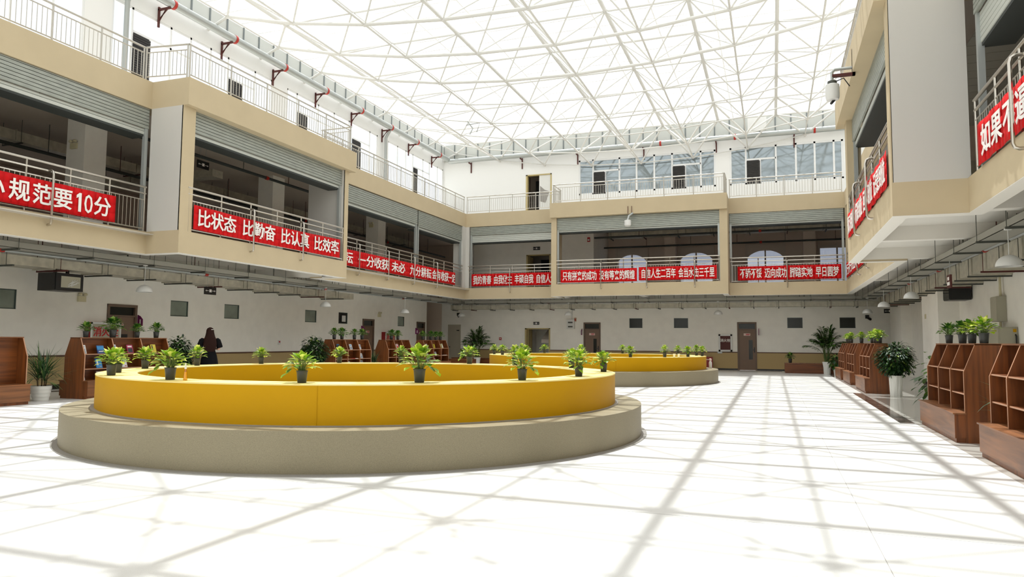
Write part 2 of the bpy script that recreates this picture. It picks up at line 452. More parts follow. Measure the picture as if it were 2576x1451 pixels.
# ---- second floor enclosure
hw = [(y, y + 1.5, 5.2, 6.1) for y in (9.3, 16.6, 20.0, 24.6, 29.0, 33.2, 36.2)]
struct('wall_left_second', grid_wall(0, -27, -0.2, YF, 44, 4.1, 7.85, hw), 'interior')
struct('wall_back_second', grid_wall(1, YB, 0.2, -16.6, -9.2, 4.1, 7.85, [(-13.1, -11.7, 4.1, 6.3)]).box(-9.4, -9.2, YB + .2, 42, 4.1, 7.85).box(-16.6, -16.4, YB, 44, 4.1, 7.85), 'wall')
ARCH = [(-8.6, -6.9), (-4.95, -3.15), (-1.25, 0.64)]
struct('wall_rear_second', grid_wall(1, 42.0, 0.3, -9.2, 12, 4.1, 7.85, [(a, b_, 4.6, 6.55) for a, b_ in ARCH] + [(2.5, 4.2, 4.6, 6.6)]), 'interior')
struct('wall_right_second', box(11.8, 12, YF, 44, 4.1, 7.85).box(5.2, 12, 22.6, 22.8, 4.1, 7.85).box(5.2, 12, 12.6, 12.7, 4.1, 4.12), 'interior')
struct('wall_end_second', grid_wall(1, 44.0, 0.2, -27, -16.4, 4.1, 7.85, [(-19.6, -17.6, 5.3, 6.2)]), 'interior')
ceil2 = MB()
for i in range(40): ceil2.box(3.7, 11.8, 2.0 + i * 0.5, 2.48 + i * 0.5, 7.28, 7.3)
struct('ceiling_panels', ceil2, 'tray')
for y in (6.6, 14.64, 22.83, 30.86): struct('column', box(-19.1, XL, y, y + 0.72, 4.1, 7.85), 'wall')
for x in (-5.6, 1.6): struct('column', box(x, x + .6, 40.2, 40.8, 4.1, 7.85), 'interior')
struct('wall_stair_second', MB().box(-13.8, -11.0, 41.0, 41.1, 4.1, 7.85).box(-13.9, -13.8, 38.5, 41.1, 4.1, 7.85).box(-11.0, -10.9, 38.5, 41.1, 4.1, 7.85), 'slab')
struct('wall_stair_third', MB().box(-13.8, -11.0, 41.0, 41.1, 8.1, 12).box(-13.9, -13.8, 38.6, 41.1, 8.1, 12).box(-14, -10.9, 38.6, 41.1, 11.4, 11.5), 'slab')
# piers at the ends of the projecting bays: white cheek, tan front edge
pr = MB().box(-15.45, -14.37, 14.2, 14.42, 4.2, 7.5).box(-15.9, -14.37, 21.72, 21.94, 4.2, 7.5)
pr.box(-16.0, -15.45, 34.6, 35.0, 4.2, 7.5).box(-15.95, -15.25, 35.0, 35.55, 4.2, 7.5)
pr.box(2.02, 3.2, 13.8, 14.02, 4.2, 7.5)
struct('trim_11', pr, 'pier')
pt = MB().box(-14.4, -14.35, 14.2, 14.62, 4.2, 7.5).box(-14.4, -14.35, 21.72, 21.95, 4.2, 7.5).box(-14.6, -14.4, 21.94, 22.0, 4.2, 7.5)
pt.box(-10.25, -9.98, 33.7, 34.0, 4.2, 7.5).box(-2.2, -1.85, 33.7, 35.1, 4.2, 7.5).box(-10.25, -10.1, 34.0, 35.1, 4.2, 7.5)
pt.box(2.0, 2.35, 21.15, 21.6, 4.2, 7.5).box(2.0, 2.03, 13.8, 14.1, 4.2, 7.5).box(3.15, 3.3, 34.6, 35.0, 4.2, 7.5)
struct('trim_12', pt, 'tan')
# ---- third floor
struct('floor_third', slab(8.05, 8.1), 'floor2')
LWIN = [(9.0, 14.43, [10.1, 11.3, 12.36, 13.5]), (15.33, 22.62, [16.07, 17.57, 18.42, 19.34, 20.2, 21.63]), (23.53, 30.64, [24.2, 25.69, 26.88, 28.1, 29.92]), (31.66, 38.2, [32.69, 33.6, 34.4, 35.6, 36.41, 37.45])]
struct('wall_left_third', grid_wall(0, XL, -0.25, YF, YB, 8.1, 12.4, [(a, b_, 9.0, 11.62) for a, b_, _ in LWIN] + [(1.0, 8.0, 9.0, 11.62)]), 'wall_up')
BWIN = [(-10.05, -2.65, [-9.23, -7.75, -6.81, -5.85, -4.9, -3.41]), (-1.94, 3.46, [-1.14, 0.32, 1.27, 2.15, 3.03])]
struct('wall_back_third', grid_wall(1, YB, 0.25, XL, 8, 8.1, 12.6, [(a, b_, 9.55, 11.52) for a, b_, _ in BWIN] + [(-13.15, -11.65, 8.1, 10.9)]), 'wall_up')
struct('wall_right_third', box(XR, XR + 0.25, YF, YB, 8.1, 12.4), 'wall_up')
struct('wall_rooms_third', box(-14, 8, 41.6, 41.8, 8.1, 12).box(-14, 8, 38.6, 41.6, 12.0, 12.1).box(-10.9, -10.8, 38.6, 41.6, 8.1, 12), 'slab')
# grey corrugated upstand above the walls
def upstand(name, axis, p, u0, u1, z0, z1, step):
    mb = MB(); sm = MB(); u = u0
    while u < u1 - 0.01:
        e = min(u + step, u1)
        if axis == 0: mb.box(min(p, p - .05), max(p, p - .05), u, e - 0.03, z0, z1); sm.box(min(p, p + .03 * (1 if p < 0 else -1)), max(p, p + .03 * (1 if p < 0 else -1)), e - 0.06, e, z0, z1)
        else: mb.box(u, e - 0.03, p, p + .05, z0, z1); sm.box(e - 0.06, e, p - .03, p, z0, z1)
        u = e
    o = struct(name, mb, 'corr'); struct('seam', sm, 'corrdark', o)
upstand('trim_13', 0, XL + 0.02, YF, YB, 12.4, 13.0, 0.85)
upstand('trim_14', 1, YB - 0.05, XL, XR, 12.1, 13.1, 0.75)
upstand('trim_15', 0, XR, YF, YB, 12.4, 13.0, 0.85)
# translucent roof and purlins
rf = MB()
for i in range(20):
    y = YF + i * 2.35
    rf.box(XL - 0.3, XR + 0.3, y, y + 2.33, 13.08, 13.1)
roof = struct('roof', rf, 'roof')
pl = MB()
y = YF + 0.5
while y < YB:
    pl.box(XL, XR, y, y + 0.05, 13.02, 13.08); y += 0.906
struct('purlin', pl, 'purlin', roof)
pl = MB()
for i in range(12): pl.box(-16.1 + 2.74 * i * .75 - 0.02, -16.1 + 2.74 * i * .75 + 0.02, YF, YB, 12.98, 13.02)
struct('purlin', pl, 'purlin', roof)

# ================================================================== space frame
NX = [-17.5 + 2.745 * i for i in range(9)]
NZ = [12.5, 11.85, 11.4, 11.15, 11.07, 11.15, 11.4, 11.85, 12.5]
NY = [38.1 - 2.72 * k for k in range(17)]
UX = [-17.5 + 2.745 * (i + .5) for i in range(8)]; UZ = 12.6
UY = [38.1 - 2.72 * (k + .5) for k in range(16)]
sf = thing('space_frame', 'white steel space frame of tubes and ball joints under the glazed roof', 'roof truss', (-6.5, 20, 11.07))
for x, z in zip(NX, NZ): MB().tube([(x, NY[-1], z), (x, NY[0], z)], 0.034, 8).build('bottom_chord', 'truss', sf)
for y in NY: MB().tube([(x, y, z) for x, z in zip(NX, NZ)], 0.06 if 12 < y < 26 else 0.03, 8).build('bottom_chord', 'truss', sf)
for x in UX: MB().tube([(x, UY[-1], UZ), (x, UY[0], UZ)], 0.07, 8).build('top_chord', 'truss', sf)
for y in UY: MB().tube([(UX[0], y, UZ), (UX[-1], y, UZ)], 0.04, 8).build('top_chord', 'truss', sf)
def ball(mb, p, r):
    mb.lathe([(r * math.cos(a), r * math.sin(a)) for a in [(-.5 + i / 6) * PI for i in range(7)]], p, 10, cap=False)
cand = [(x, y, z) for x, z in zip(NX, NZ) for y in NY if y > 1]
cand.sort(key=lambda p: (Vector(p) - Vector((0, 0, 1.4))).length)
rest = MB()
for i, p in enumerate(cand):
    if i < 100:
        mb = MB(); ball(mb, p, 0.075); mb.build('ball_joint', 'truss', sf, True)
    else: ball(rest, p, 0.085)
for x in UX:
    for y in UY: ball(rest, (x, y, UZ), 0.1)
rest.build('ball_joint', 'truss', sf, True)['kind'] = 'stuff'
webs = []
for i, ux in enumerate(UX):
    for uy in UY:
        for dx in (0, 1):
            for dy in (-1.36, 1.36):
                webs.append(((ux, uy, UZ), (NX[i + dx], uy + dy, NZ[i + dx])))
webs.sort(key=lambda w: abs((Vector(w[1]) - Vector((-5, 14, 1.4))).length))
rest = MB()
for i, (a, b_) in enumerate(webs):
    r_ = 0.028 if b_[1] < 34 else 0.045
    if i < 100: MB().tube([a, b_], r_, 6, cap=False).build('web_brace', 'truss', sf)
    else: rest.tube([a, b_], r_, 6, cap=False)
rest.build('web_brace', 'truss', sf)['kind'] = 'stuff'
for x, s in ((NX[0], -1), (NX[-1], 1)):
    for y in NY:
        MB().tube([(x, y, 12.5), (x + s * 0.85, y, 12.15)], 0.05, 6).build('bearing_strut', 'truss', sf)
        MB().tube([(x, y, 12.5), (x - s * 1.37, y - 1.36, UZ)], 0.036, 6).build('edge_brace', 'truss', sf)
for x, z in zip(NX, NZ): MB().tube([(x, 38.1, z), (x, 38.28, z)], 0.05, 6).build('bearing_strut', 'truss', sf)
tag(MB().tube([(-13.2, 29.9, 11.6), (-13.0, 30.1, 11.3), (-13.1, 30.0, 11.0)], 0.03, 6).tube([(-13.3, 30.0, 11.45), (-12.6, 30.0, 11.5), (-12.8, 30.1, 11.1)], 0.025, 6).build('rope_coil', 'pipe', None), 'grey coil of rope tied to one roof truss joint', 'rope')

# ================================================================== balcony railings
def rail_line(a, b_, t): return Vector((a[0] + (b_[0] - a[0]) * t, a[1] + (b_[1] - a[1]) * t, 0))
def railing(label, a, b_, zs, m, post_n, bal, group, r_top=0.03, ends=True, hooks=()):
    """straight railing from a to b; zs = bottom rail, baluster top rail, mid rail or None, handrail, post foot"""
    zb, zt, zm, zh, zf = zs
    A, B = Vector((*a, 0)), Vector((*b_, 0)); L = (B - A).length; d = (B - A) / L
    ang = math.atan2(d.y, d.x)
    root = thing('balcony_railing', label, 'railing', (a[0], a[1], zf), group)
    def at(s, z, off=0): return A + d * s + Vector((-d.y, d.x, 0)) * off + Vector((0, 0, z))
    MB().tube([at(0, zh), at(L, zh)], r_top, 10).build('handrail', m, root, True)
    if zm: MB().tube([at(0, zm), at(L, zm)], r_top * .8, 8).build('mid_rail', m, root, True)
    MB().tube([at(0.03, zt), at(L - 0.03, zt)], 0.016, 6).build('top_rail', m, root)
    MB().tube([at(0.03, zb), at(L - 0.03, zb)], 0.016, 6).build('bottom_rail', m, root)
    for i in range(post_n + 1):
        s = 0.04 + (L - 0.08) * i / post_n
        MB().tube([at(s, zf), at(s, zh - 0.02)], 0.022, 8).build('post', m, root, True)
    n = max(2, round(L / bal)); proto = None
    for i in range(1, n):
        s = L * i / n
        if proto is None:
            proto = MB().tube([at(s, zb), at(s, zt)], 0.0095, 5).build('baluster', m, root)
            s0 = s
        else:
            c = proto.copy(); COL.objects.link(c); c.parent = root; c.location = d * (s - s0)
    for s in hooks:
        MB().tube([at(s, zm, -0.02), at(s, zm + 0.0, 0.1), at(s, zm - 0.03, 0.15), at(s, zm - 0.1, 0.17), at(s, 4.02, 0.17), at(s, 3.97, 0.15), at(s, 3.95, 0.1), at(s, 3.95, 0.05 if True else 0)], 0.026, 8).build('brace_hook', m, root, True)
    return root
Z2 = (4.27, 5.03, 5.2, 5.37, 4.2)
# b is always reached travelling so that the atrium is on the left of a->b
railing('steel railing carrying the long red banner ending in 10分', (-15.47, 14.15), (-15.47, 5.6), Z2, 'steel', 8, 0.115, 'second-floor steel railings', hooks=(2.7, 6.0))
railing('steel railing of the left projecting bay, behind the banner beginning 比状态', (-14.37, 21.7), (-14.37, 14.46), Z2, 'steel', 6, 0.115, 'second-floor steel railings', hooks=(2.5, 4.85))
railing('steel railing of the left recessed bay, behind the banner ending 一定', (-15.47, 34.7), (-15.47, 22.0), Z2, 'steel', 11, 0.135, 'second-floor steel railings', hooks=(3.4, 5.75, 8.1, 10.4))
railing('steel railing behind the banner beginning 我的青春, below the open upper door', (-10.28, 35.02), (-15.3, 35.02), Z2, 'steel', 4, 0.115, 'second-floor steel railings', hooks=(2.58,))
railing('steel railing of the far projecting bay, behind two red banners', (-2.22, 33.74), (-9.98, 33.74), Z2, 'steel', 7, 0.115, 'second-floor steel railings', hooks=(1.1, 3.3, 5.5))
railing('steel railing behind the banner beginning 不骄不馁', (3.12, 35.02), (-1.83, 35.02), Z2, 'steel', 4, 0.115, 'second-floor steel railings', hooks=(2.44,))
railing('steel railing of the right projecting bay, seen steeply along its banner', (2.03, 14.1), (2.03, 21.15), Z2, 'steel', 6, 0.115, 'second-floor steel railings', hooks=(2.0, 4.37))
railing('steel railing behind the banner at the right edge beginning 如果不', (3.17, 5.4), (3.17, 13.3), Z2, 'steel', 7, 0.115, 'second-floor steel railings', hooks=(3.2, 5.45))
railing('steel railing of the right far bay, mostly hidden below the projecting bay', (3.17, 21.7), (3.17, 34.8), Z2, 'steel', 11, 0.14, 'second-floor steel railings', hooks=(2.5, 5.0, 7.5))
Z3 = (8.36, 9.02, None, 9.17, 8.23)
G3 = 'third-floor grey railings'
railing('pale railing on the top gallery at the upper left edge', (-15.65, 14.1), (-15.65, 5.0), Z3, 'railgrey', 7, 0.12, G3, 0.026)
railing('short pale railing turning the corner above the white pier, upper left', (-14.35, 14.3), (-15.65, 14.1), Z3, 'railgrey', 1, 0.12, G3, 0.026)
railing('pale railing above the left projecting bay', (-14.35, 22.05), (-14.35, 14.3), Z3, 'railgrey', 5, 0.12, G3, 0.026)
railing('short pale railing at the far end of the left projecting bay', (-15.65, 22.05), (-14.35, 22.05), Z3, 'railgrey', 1, 0.12, G3, 0.026)
railing('pale railing on the top gallery of the left recessed bay', (-15.6, 35.1), (-15.6, 22.15), Z3, 'railgrey', 11, 0.14, G3, 0.026)
railing('pale railing in front of the upper door with one leaf open', (-10.2, 35.15), (-15.5, 35.15), Z3, 'railgrey', 4, 0.12, G3, 0.026)
railing('short pale railing returning beside the far projecting bay', (-10.15, 33.7), (-10.15, 35.1), Z3, 'railgrey', 1, 0.12, G3, 0.026)
railing('pale railing above the far projecting bay', (-1.95, 33.7), (-10.15, 33.7), Z3, 'railgrey', 6, 0.12, G3, 0.026)
railing('short pale railing at the right end of the far projecting bay', (-1.95, 35.1), (-1.95, 33.7), Z3, 'railgrey', 1, 0.12, G3, 0.026)
railing('pale railing below the rightmost upper windows', (3.1, 35.15), (-1.85, 35.15), Z3, 'railgrey', 4, 0.12, G3, 0.026)
railing('pale railing along the top of the right gallery, seen edge on', (1.98, 13.9), (1.98, 22.0), Z3, 'railgrey', 6, 0.12, G3, 0.026)

# ================================================================== banners
def banner(label, text, a, b_, z0, z1, slots=None, sag=0.0):
    """red cloth from a (left end as read) to b; text laid over it; slots = explicit (start, width) per character"""
    A, B = Vector((*a, 0)), Vector((*b_, 0)); L = (B - A).length; d = (B - A) / L; n = d.cross(Vector((0, 0, 1)))
    root = thing('banner', label, 'banner', (a[0], a[1], z0), 'red slogan banners')
    mb = MB(); N = max(6, int(L / 0.18)); rnd = random.Random(int(L * 100))
    wob = [0.012 * math.sin(i * 1.7) + rnd.uniform(-.006, .006) for i in range(N + 1)]
    for i in range(N):
        for w0, w1 in ((0, .33), (.33, .66), (.66, 1)):
            q = []
            for ii, ww in ((i, w0), (i + 1, w0), (i + 1, w1), (i, w1)):
                s = L * ii / N; dz = -sag * math.sin(PI * ii / N) * (1 if ww > .5 else .4)
                q.append(A + d * s + n * (0.012 + wob[ii] * (0.4 + abs(ww - .5))) + Vector((0, 0, z0 + (z1 - z0) * ww + dz)))
            mb.quad(*q)
    o = mb.build('cloth', 'red', root, True)
    md = o.modifiers.new('thickness', 'SOLIDIFY'); md.thickness = 0.004
    h = (z1 - z0) * 0.68; zb = z0 + (z1 - z0) * 0.15
    if slots is None:
        units = sum(0.5 if c == ' ' else 1 for c in text); pad = 0.1
        u = (L - 2 * pad) / units; s = pad; slots = []
        for c in text:
            slots.append((s + u * 0.06, u * 0.88)); s += u * (0.5 if c == ' ' else 1)
    for c, (s, w_) in zip(text, slots):
        if c != ' ':
            lm = MB(); letters(lm, c, A + d * s + n * 0.03 + Vector((0, 0, zb)), d, Vector((0, 0, 1)), w_, h); lm.build('character', 'white', root)
    return root
XA = -15.41
y0 = 8.2
banner('large red banner reading 规范要10分 at the upper left, nearest to the photographer', '小规范要10分', (XA, y0), (XA, 13.18), 4.28, 4.94,
       [(9.98 - y0, .42), (10.54 - y0, .42), (11.06 - y0, .41), (11.56 - y0, .42), (12.1 - y0, .15), (12.31 - y0, .22), (12.59 - y0, .42)])
banner('red banner reading 比状态 比勤奋 比认真 比效率 on the left projecting bay', '比状态 比勤奋 比认真 比效率', (-14.31, 14.63), (-14.31, 21.42), 4.28, 4.93, sag=0.05)
b0 = 21.98
c3 = [('耘', 23.35, .62), ('一', 24.35, .55), ('分', 24.95, .6), ('收', 25.55, .6), ('获', 26.15, .6), ('未', 27.0, .6), ('必', 27.6, .6), ('九', 28.65, .5), ('分', 29.2, .5),
      ('耕', 29.75, .52), ('耘', 30.3, .5), ('会', 30.9, .45), ('有', 31.37, .45), ('收', 31.85, .45), ('获', 32.3, .45), ('一', 32.8, .33), ('定', 33.15, .38)]
banner('red banner ending 会有收获一定 on the left recessed bay', ''.join(c[0] for c in c3), (XA, b0), (XA, 33.55), 4.26, 4.9, [(c[1] - b0, c[2] * .9) for c in c3])
banner('red banner reading 我的青春 由我做主 丰硕自我 自信人生 in the far left corner', '我的青春 由我做主 丰硕自我 自信人生', (-15.07, 34.97), (-10.3, 34.97), 4.29, 4.94)
banner('red banner reading 只有拼来的成功 没有等来的辉煌 on the far projecting bay', '只有拼来的成功 没有等来的辉煌', (-9.75, 33.68), (-5.99, 33.68), 4.27, 4.9)
banner('red banner reading 自信人生二百年 会当水击三千里 on the far projecting bay', '自信人生二百年 会当水击三千里', (-5.9, 33.68), (-2.34, 33.68), 4.3, 4.93)
banner('red banner reading 不骄不馁 迈向成功 脚踏实地 早日圆梦 at the far right', '不骄不馁 迈向成功 脚踏实地 早日圆梦', (-1.49, 34.97), (2.95, 34.97), 4.3, 4.95)
banner('steeply foreshortened red banner reading 记录到位 on the right projecting bay', '预习到位 听课到位 回答到位 记录到位', (1.98, 21.0), (1.98, 14.06), 4.2, 4.85)
nb = 12.94
banner('red banner beginning 如果不 cut off by the right edge of the photo', '如果不逼自己一把', (3.12, nb), (3.12, 7.4), 4.2, 4.86,
       [(nb - 12.64, .45), (nb - 12.1, .46), (nb - 11.53, .47), (nb - 10.98, .47), (nb - 10.4, .47), (nb - 9.8, .47), (nb - 9.2, .47), (nb - 8.6, .47)])
banner('red banner glimpsed below the right projecting bay at its far end', '行行出状元 天天向上', (3.12, 34.4), (3.12, 22.6), 4.26, 4.9)

# ================================================================== roller shutters
def shutter(label, axis, p, out, u0, u1, ztop, zbox, zcur, lip=0.35):
    """out = +1/-1 direction towards the atrium along the axis"""
    root = thing('roller_shutter', label, 'shutter', (p if axis == 0 else (u0 + u1) / 2, (u0 + u1) / 2 if axis == 0 else p, zcur), 'rolled-up shutters of the gallery bays')
    def slats(z0, z1, q, pitch, depth):
        mb = MB(); z = z0
        while z < z1 - 0.005:
            t = min(z + pitch, z1)
            pts = [(q, z), (q + out * depth, z + .004), (q + out * depth, t - .012), (q, t - .006), (q - out * .03, t - .006), (q - out * .03, z)]
            mb.prism(pts, 1 if axis == 0 else 0, u0, u1); z = t
        return mb
    slats(zbox, ztop, p, 0.085, 0.02).build('slatted_hood', 'shutter', root)
    slats(zcur, zbox, p - out * 0.06, 0.09, 0.015).build('curtain', 'shutter_light', root)
    a, b_ = sorted((p - out * 0.06, p - out * 0.55))
    mb = MB()
    mb.box(*((a, b_, u0, u1) if axis == 0 else (u0, u1, a, b_)), zcur - 0.05, zcur)
    mb.build('bottom_bar', 'darkmetal', root)
    for s in (u0, u1 - 0.09):
        a, b_ = sorted((p + out * 0.0, p - out * 0.1))
        mb = MB(); mb.box(*((a, b_, s, s + 0.09) if axis == 0 else (s, s + 0.09, a, b_)), 4.2, zbox)
        mb.build('guide_rail', 'pipe', root)
shutter('partly rolled steel shutter above the banner ending 10分', 0, -15.52, 1, 5.0, 14.18, 7.5, 6.95, 6.79)
shutter('partly rolled steel shutter above the banner beginning 比状态', 0, -14.5, 1, 14.64, 21.7, 7.52, 6.93, 6.83)
shutter('steel shutter over the left recessed bay, nearer of its two', 0, -15.52, 1, 22.0, 29.5, 7.47, 6.8, 6.68)
shutter('steel shutter over the left recessed bay, farther of its two', 0, -15.52, 1, 29.62, 34.6, 7.47, 6.72, 6.62)
shutter('rolled shutter above the banner beginning 我的青春', 1, 35.06, -1, -15.2, -10.3, 7.5, 7.05, 6.66)
shutter('rolled shutter of the far projecting bay with an infrared camera hung before it', 1, 33.82, -1, -9.98, -2.2, 7.5, 6.87, 6.8)
shutter('rolled shutter above the banner beginning 不骄不馁', 1, 35.06, -1, -1.83, 3.1, 7.5, 7.0, 6.93)
shutter('rolled shutter of the right projecting bay, seen from below', 0, 2.16, -1, 14.05, 21.15, 7.5, 6.88, 6.76)
shutter('rolled shutter at the upper right edge of the photo', 0, 3.25, -1, 5.0, 13.4, 7.5, 6.85, 6.33)

# ================================================================== windows, doors
WN = [0]; DN = [0]
def window(axis, p, out, u0, u1, z0, z1, mull, fm, pm, fw=0.05, trans=None, louver=None, depth=0.06, label=None):
    """framed window in a wall plane p; pane and frame set back from the face"""
    WN[0] += 1
    def bx(mb, a, b_, c, d, q0, q1):
        lo, hi = sorted((p - out * q0, p - out * q1))
        return mb.box(lo, hi, a, b_, c, d) if axis == 0 else mb.box(a, b_, lo, hi, c, d)
    mb = MB()
    bx(mb, u0, u1, z0, z0 + fw, 0.02, 0.02 + depth); bx(mb, u0, u1, z1 - fw, z1, 0.02, 0.02 + depth)
    for u in (u0, u1 - fw): bx(mb, u, u + fw, z0, z1, 0.02, 0.02 + depth)
    for u in mull: bx(mb, u - fw / 2, u + fw / 2, z0, z1, 0.02, 0.02 + depth)
    if louver:
        for a, b_, zt, c in louver:
            bx(mb, a, c, zt, zt + fw, 0.02, 0.02 + depth); bx(mb, b_ - fw / 2, b_ + fw / 2, z0, zt, 0.02, 0.02 + depth)
    o = mb.build('window_%d' % WN[0], fm); o['kind'] = 'structure'
    bx(MB(), u0 + .01, u1 - .01, z0 + .01, z1 - .01, 0.05, 0.056).build('pane', pm, o)
    if louver:
        for a, b_, zt, c in louver:
            mb = MB(); n = int((zt - z0) / 0.075)
            for i in range(n): bx(mb, a, b_, z0 + .02 + i * .075, z0 + .08 + i * .075, 0.0, 0.03)
            bx(mb, a, b_, z0, zt, 0.03, 0.045)
            mb.build('louver', 'louver', o)
    return o
for i, (a, b_) in enumerate(LW):
    o = window(0, XL, 1, a, b_, 2.13, 2.64, [], 'frame_dark', 'dark' if i == 4 else 'frosted', 0.025)
tag(MB().box(XL + .002, XL + .008, 27.85, 28.15, 2.22, 2.5).build('paper_notice', 'paper'), 'white sheet of paper stuck on the dark square window left of the doors', 'notice')
for a, b_ in BW: window(1, YB, -1, a, b_, 2.14, 2.66, [], 'frame_dark', 'darkglass', 0.022)
window(0, XR, -1, 20.54, 21.27, 2.15, 2.71, [], 'frame_white', 'darkglass', 0.03)
LV = {0: None, 1: [(16.1, 16.75, 10.85, 18.4)], 2: [(24.25, 24.9, 10.85, 26.8)], 3: [(34.5, 34.95, 10.9, 36.4)]}
for i, (a, b_, mu) in enumerate(LWIN):
    lv = LV[i]
    if i == 1: lv = [(16.1, 16.75, 10.85, 18.4), (20.25, 20.95, 10.85, 21.6)]
    if i == 2: lv = [(24.25, 24.9, 10.85, 26.8), (28.4, 29.1, 10.85, 29.9)]
    window(0, XL, 1, a, b_, 9.0, 11.62, mu, 'frame_white', 'clear', 0.07, louver=lv)
window(1, YB, -1, -10.05, -2.65, 9.55, 11.52, BWIN[0][2], 'frame_white', 'mirrorglass', 0.09, louver=[(-9.2, -8.55, 10.8, -7.75), (-4.87, -4.22, 10.8, -3.41)])
window(1, YB, -1, -1.94, 3.46, 9.55, 11.52, BWIN[1][2], 'frame_white', 'mirrorglass', 0.09, louver=[(-1.1, -0.45, 10.8, 0.32)])
for a, b_ in ARCH + [(2.5, 4.2)]:
    arch = a < 2
    mb = MB(); WN[0] += 1
    mb.box(a, b_, 41.9, 42.0, 4.6, 4.66).box((a + b_) / 2 - .04, (a + b_) / 2 + .04, 41.9, 42.0, 4.6, 6.8).box(a - .12, a, 41.85, 42.0, 4.4, 6.9).box(b_, b_ + .12, 41.85, 42.0, 4.4, 6.9)
    if arch:   # spandrel filling above a segmental arch
        pts = [(a + (b_ - a) * t / 10, 6.15 + 0.4 * math.sin(PI * t / 10) ** .7) for t in range(11)]
        mb.prism(pts + [(b_, 6.9), (a, 6.9)], 1, 41.88, 42.0)
    else: mb.box(a, b_, 41.88, 42.0, 6.55, 6.7)
    o = mb.build('window_%d' % WN[0], 'slab'); o['kind'] = 'structure'
    box(a, b_, 42.05, 42.06, 4.6, 6.6).build('pane', 'bluepane', o)
def door(axis, p, out, u0, u1, ztop, leaf, label=None, glassr=None, plate=None, handle=None, transom=True, fm='doorframe', lm='doorbrown', low=None):
    DN[0] += 1
    def bx(mb, a, b_, c, d, q0, q1):
        lo, hi = sorted((p + out * q0, p + out * q1))
        return mb.box(lo, hi, a, b_, c, d) if axis == 0 else mb.box(a, b_, lo, hi, c, d)
    mb = MB(); f = 0.08
    bx(mb, u0, u0 + f, 0, ztop, -0.15, 0.03); bx(mb, u1 - f, u1, 0, ztop, -0.15, 0.03); bx(mb, u0, u1, ztop - f, ztop, -0.15, 0.035)
    if transom: bx(mb, u0, u1, leaf, leaf + 0.05, -0.15, 0.02)
    o = mb.build('door_%d' % DN[0], fm); o['kind'] = 'structure'
    lf = bx(MB(), u0 + f, u1 - f, 0.01, leaf, -0.06, -0.015).build('door_leaf', lm, o)
    if transom: bx(MB(), u0 + f, u1 - f, leaf + .05, ztop - f, -0.08, -0.05).build('transom_pane', 'darkglass', o)
    if glassr: bx(MB(), *glassr, -0.014, -0.008).build('vision_panel', 'darkglass', lf)
    if plate:
        q = bx(MB(), *plate, -0.014, -0.006).build('name_plate', 'pinkplate', lf)
        a, b_, c, d = plate; h = (d - c)
        bx(bx(MB(), a + (b_ - a) * .35, b_ - .02, c + h * .55, c + h * .8, -0.006, -0.004), a + (b_ - a) * .35, b_ - .05, c + h * .2, c + h * .4, -0.006, -0.004).build('plate_print', 'redtext', q)
    if handle:
        a, s, z = handle
        bx(bx(MB(), a - .025, a + .025, z - .13, z + .13, -0.015, 0.0), min(a, a + s * .14), max(a, a + s * .14), z - .015, z + .015, 0.02, 0.04).build('door_handle', 'blackbox', lf)
    if low: bx(MB(), *low, -0.014, -0.01).build('vent_grille', 'blackbox', lf)
    return o
door(0, XL, 1, 15.64, 16.69, 2.41, 2.04, plate=(15.93, 16.24, 1.75, 1.85), low=(16.15, 16.4, 1.35, 1.52))
door(0, XL, 1, 29.60, 30.65, 2.41, 2.04, plate=(29.95, 30.25, 1.74, 1.84))
door(0, XL, 1, 35.12, 36.11, 2.42, 2.04, plate=(35.4, 35.7, 1.74, 1.84))
door(1, YB, -1, -9.77, -8.82, 2.44, 2.05, glassr=(-9.22, -9.04, 0.55, 1.55), plate=(-9.46, -9.14, 1.74, 1.86), handle=(-8.95, -1, 1.03))
door(1, YB, -1, -1.70, -0.76, 2.44, 2.05, glassr=(-1.15, -0.96, 0.55, 1.53), plate=(-1.39, -1.07, 1.75, 1.87), handle=(-0.88, -1, 1.03))
# plain grey service door on the back wall, open doorway frame, upper doors
DN[0] += 1
o = MB().box(-17.97, -17.92, YB - .03, YB, 0, 2.33).box(-17.21, -17.16, YB - .03, YB, 0, 2.33).box(-17.97, -17.16, YB - .03, YB, 2.28, 2.33).build('door_%d' % DN[0], 'doorgrey'); o['kind'] = 'structure'
lf = box(-17.92, -17.21, YB - .02, YB - .003, 0.01, 2.28).build('door_leaf', 'doorgrey', o)
MB().box(-17.4, -17.24, YB - .06, YB - .03, 1.97, 2.02).box(-17.86, -17.82, YB - .05, YB - .02, 1.0, 1.06).build('door_closer', 'blackbox', lf)
def frame(x0, x1, z0, z1, leafm=None):
    DN[0] += 1
    o = MB().box(x0, x0 + .1, YB - .03, YB + .2, z0, z1).box(x1 - .07, x1, YB - .03, YB + .2, z0, z1).box(x0, x1, YB - .03, YB + .2, z1 - .06, z1).build('door_%d' % DN[0], 'brass'); o['kind'] = 'structure'
    return o
o = frame(-13.18, -11.69, 0, 2.13); box(-13.08, -13.04, YB + .2, YB + .9, 0.01, 2.07).build('door_leaf', 'brass', o)
o = frame(-13.12, -11.68, 4.1, 6.3); box(-13.05, -13.01, YB + .2, YB + .9, 4.11, 6.22).build('door_leaf', 'brass', o)
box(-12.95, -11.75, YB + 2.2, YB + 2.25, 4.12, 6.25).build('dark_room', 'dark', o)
o = frame(-13.17, -11.63, 8.1, 10.92)
lf = box(-12.38, -11.7, YB + .02, YB + .06, 8.12, 10.86).build('door_leaf', 'paper', o)
MB().prism([(-12.33, 9.35), (-12.0, 9.25), (-11.75, 9.9), (-12.05, 10.0), (-12.33, 10.25)], 1, YB + .013, YB + .019).build('dirt_stain', 'flange', lf)
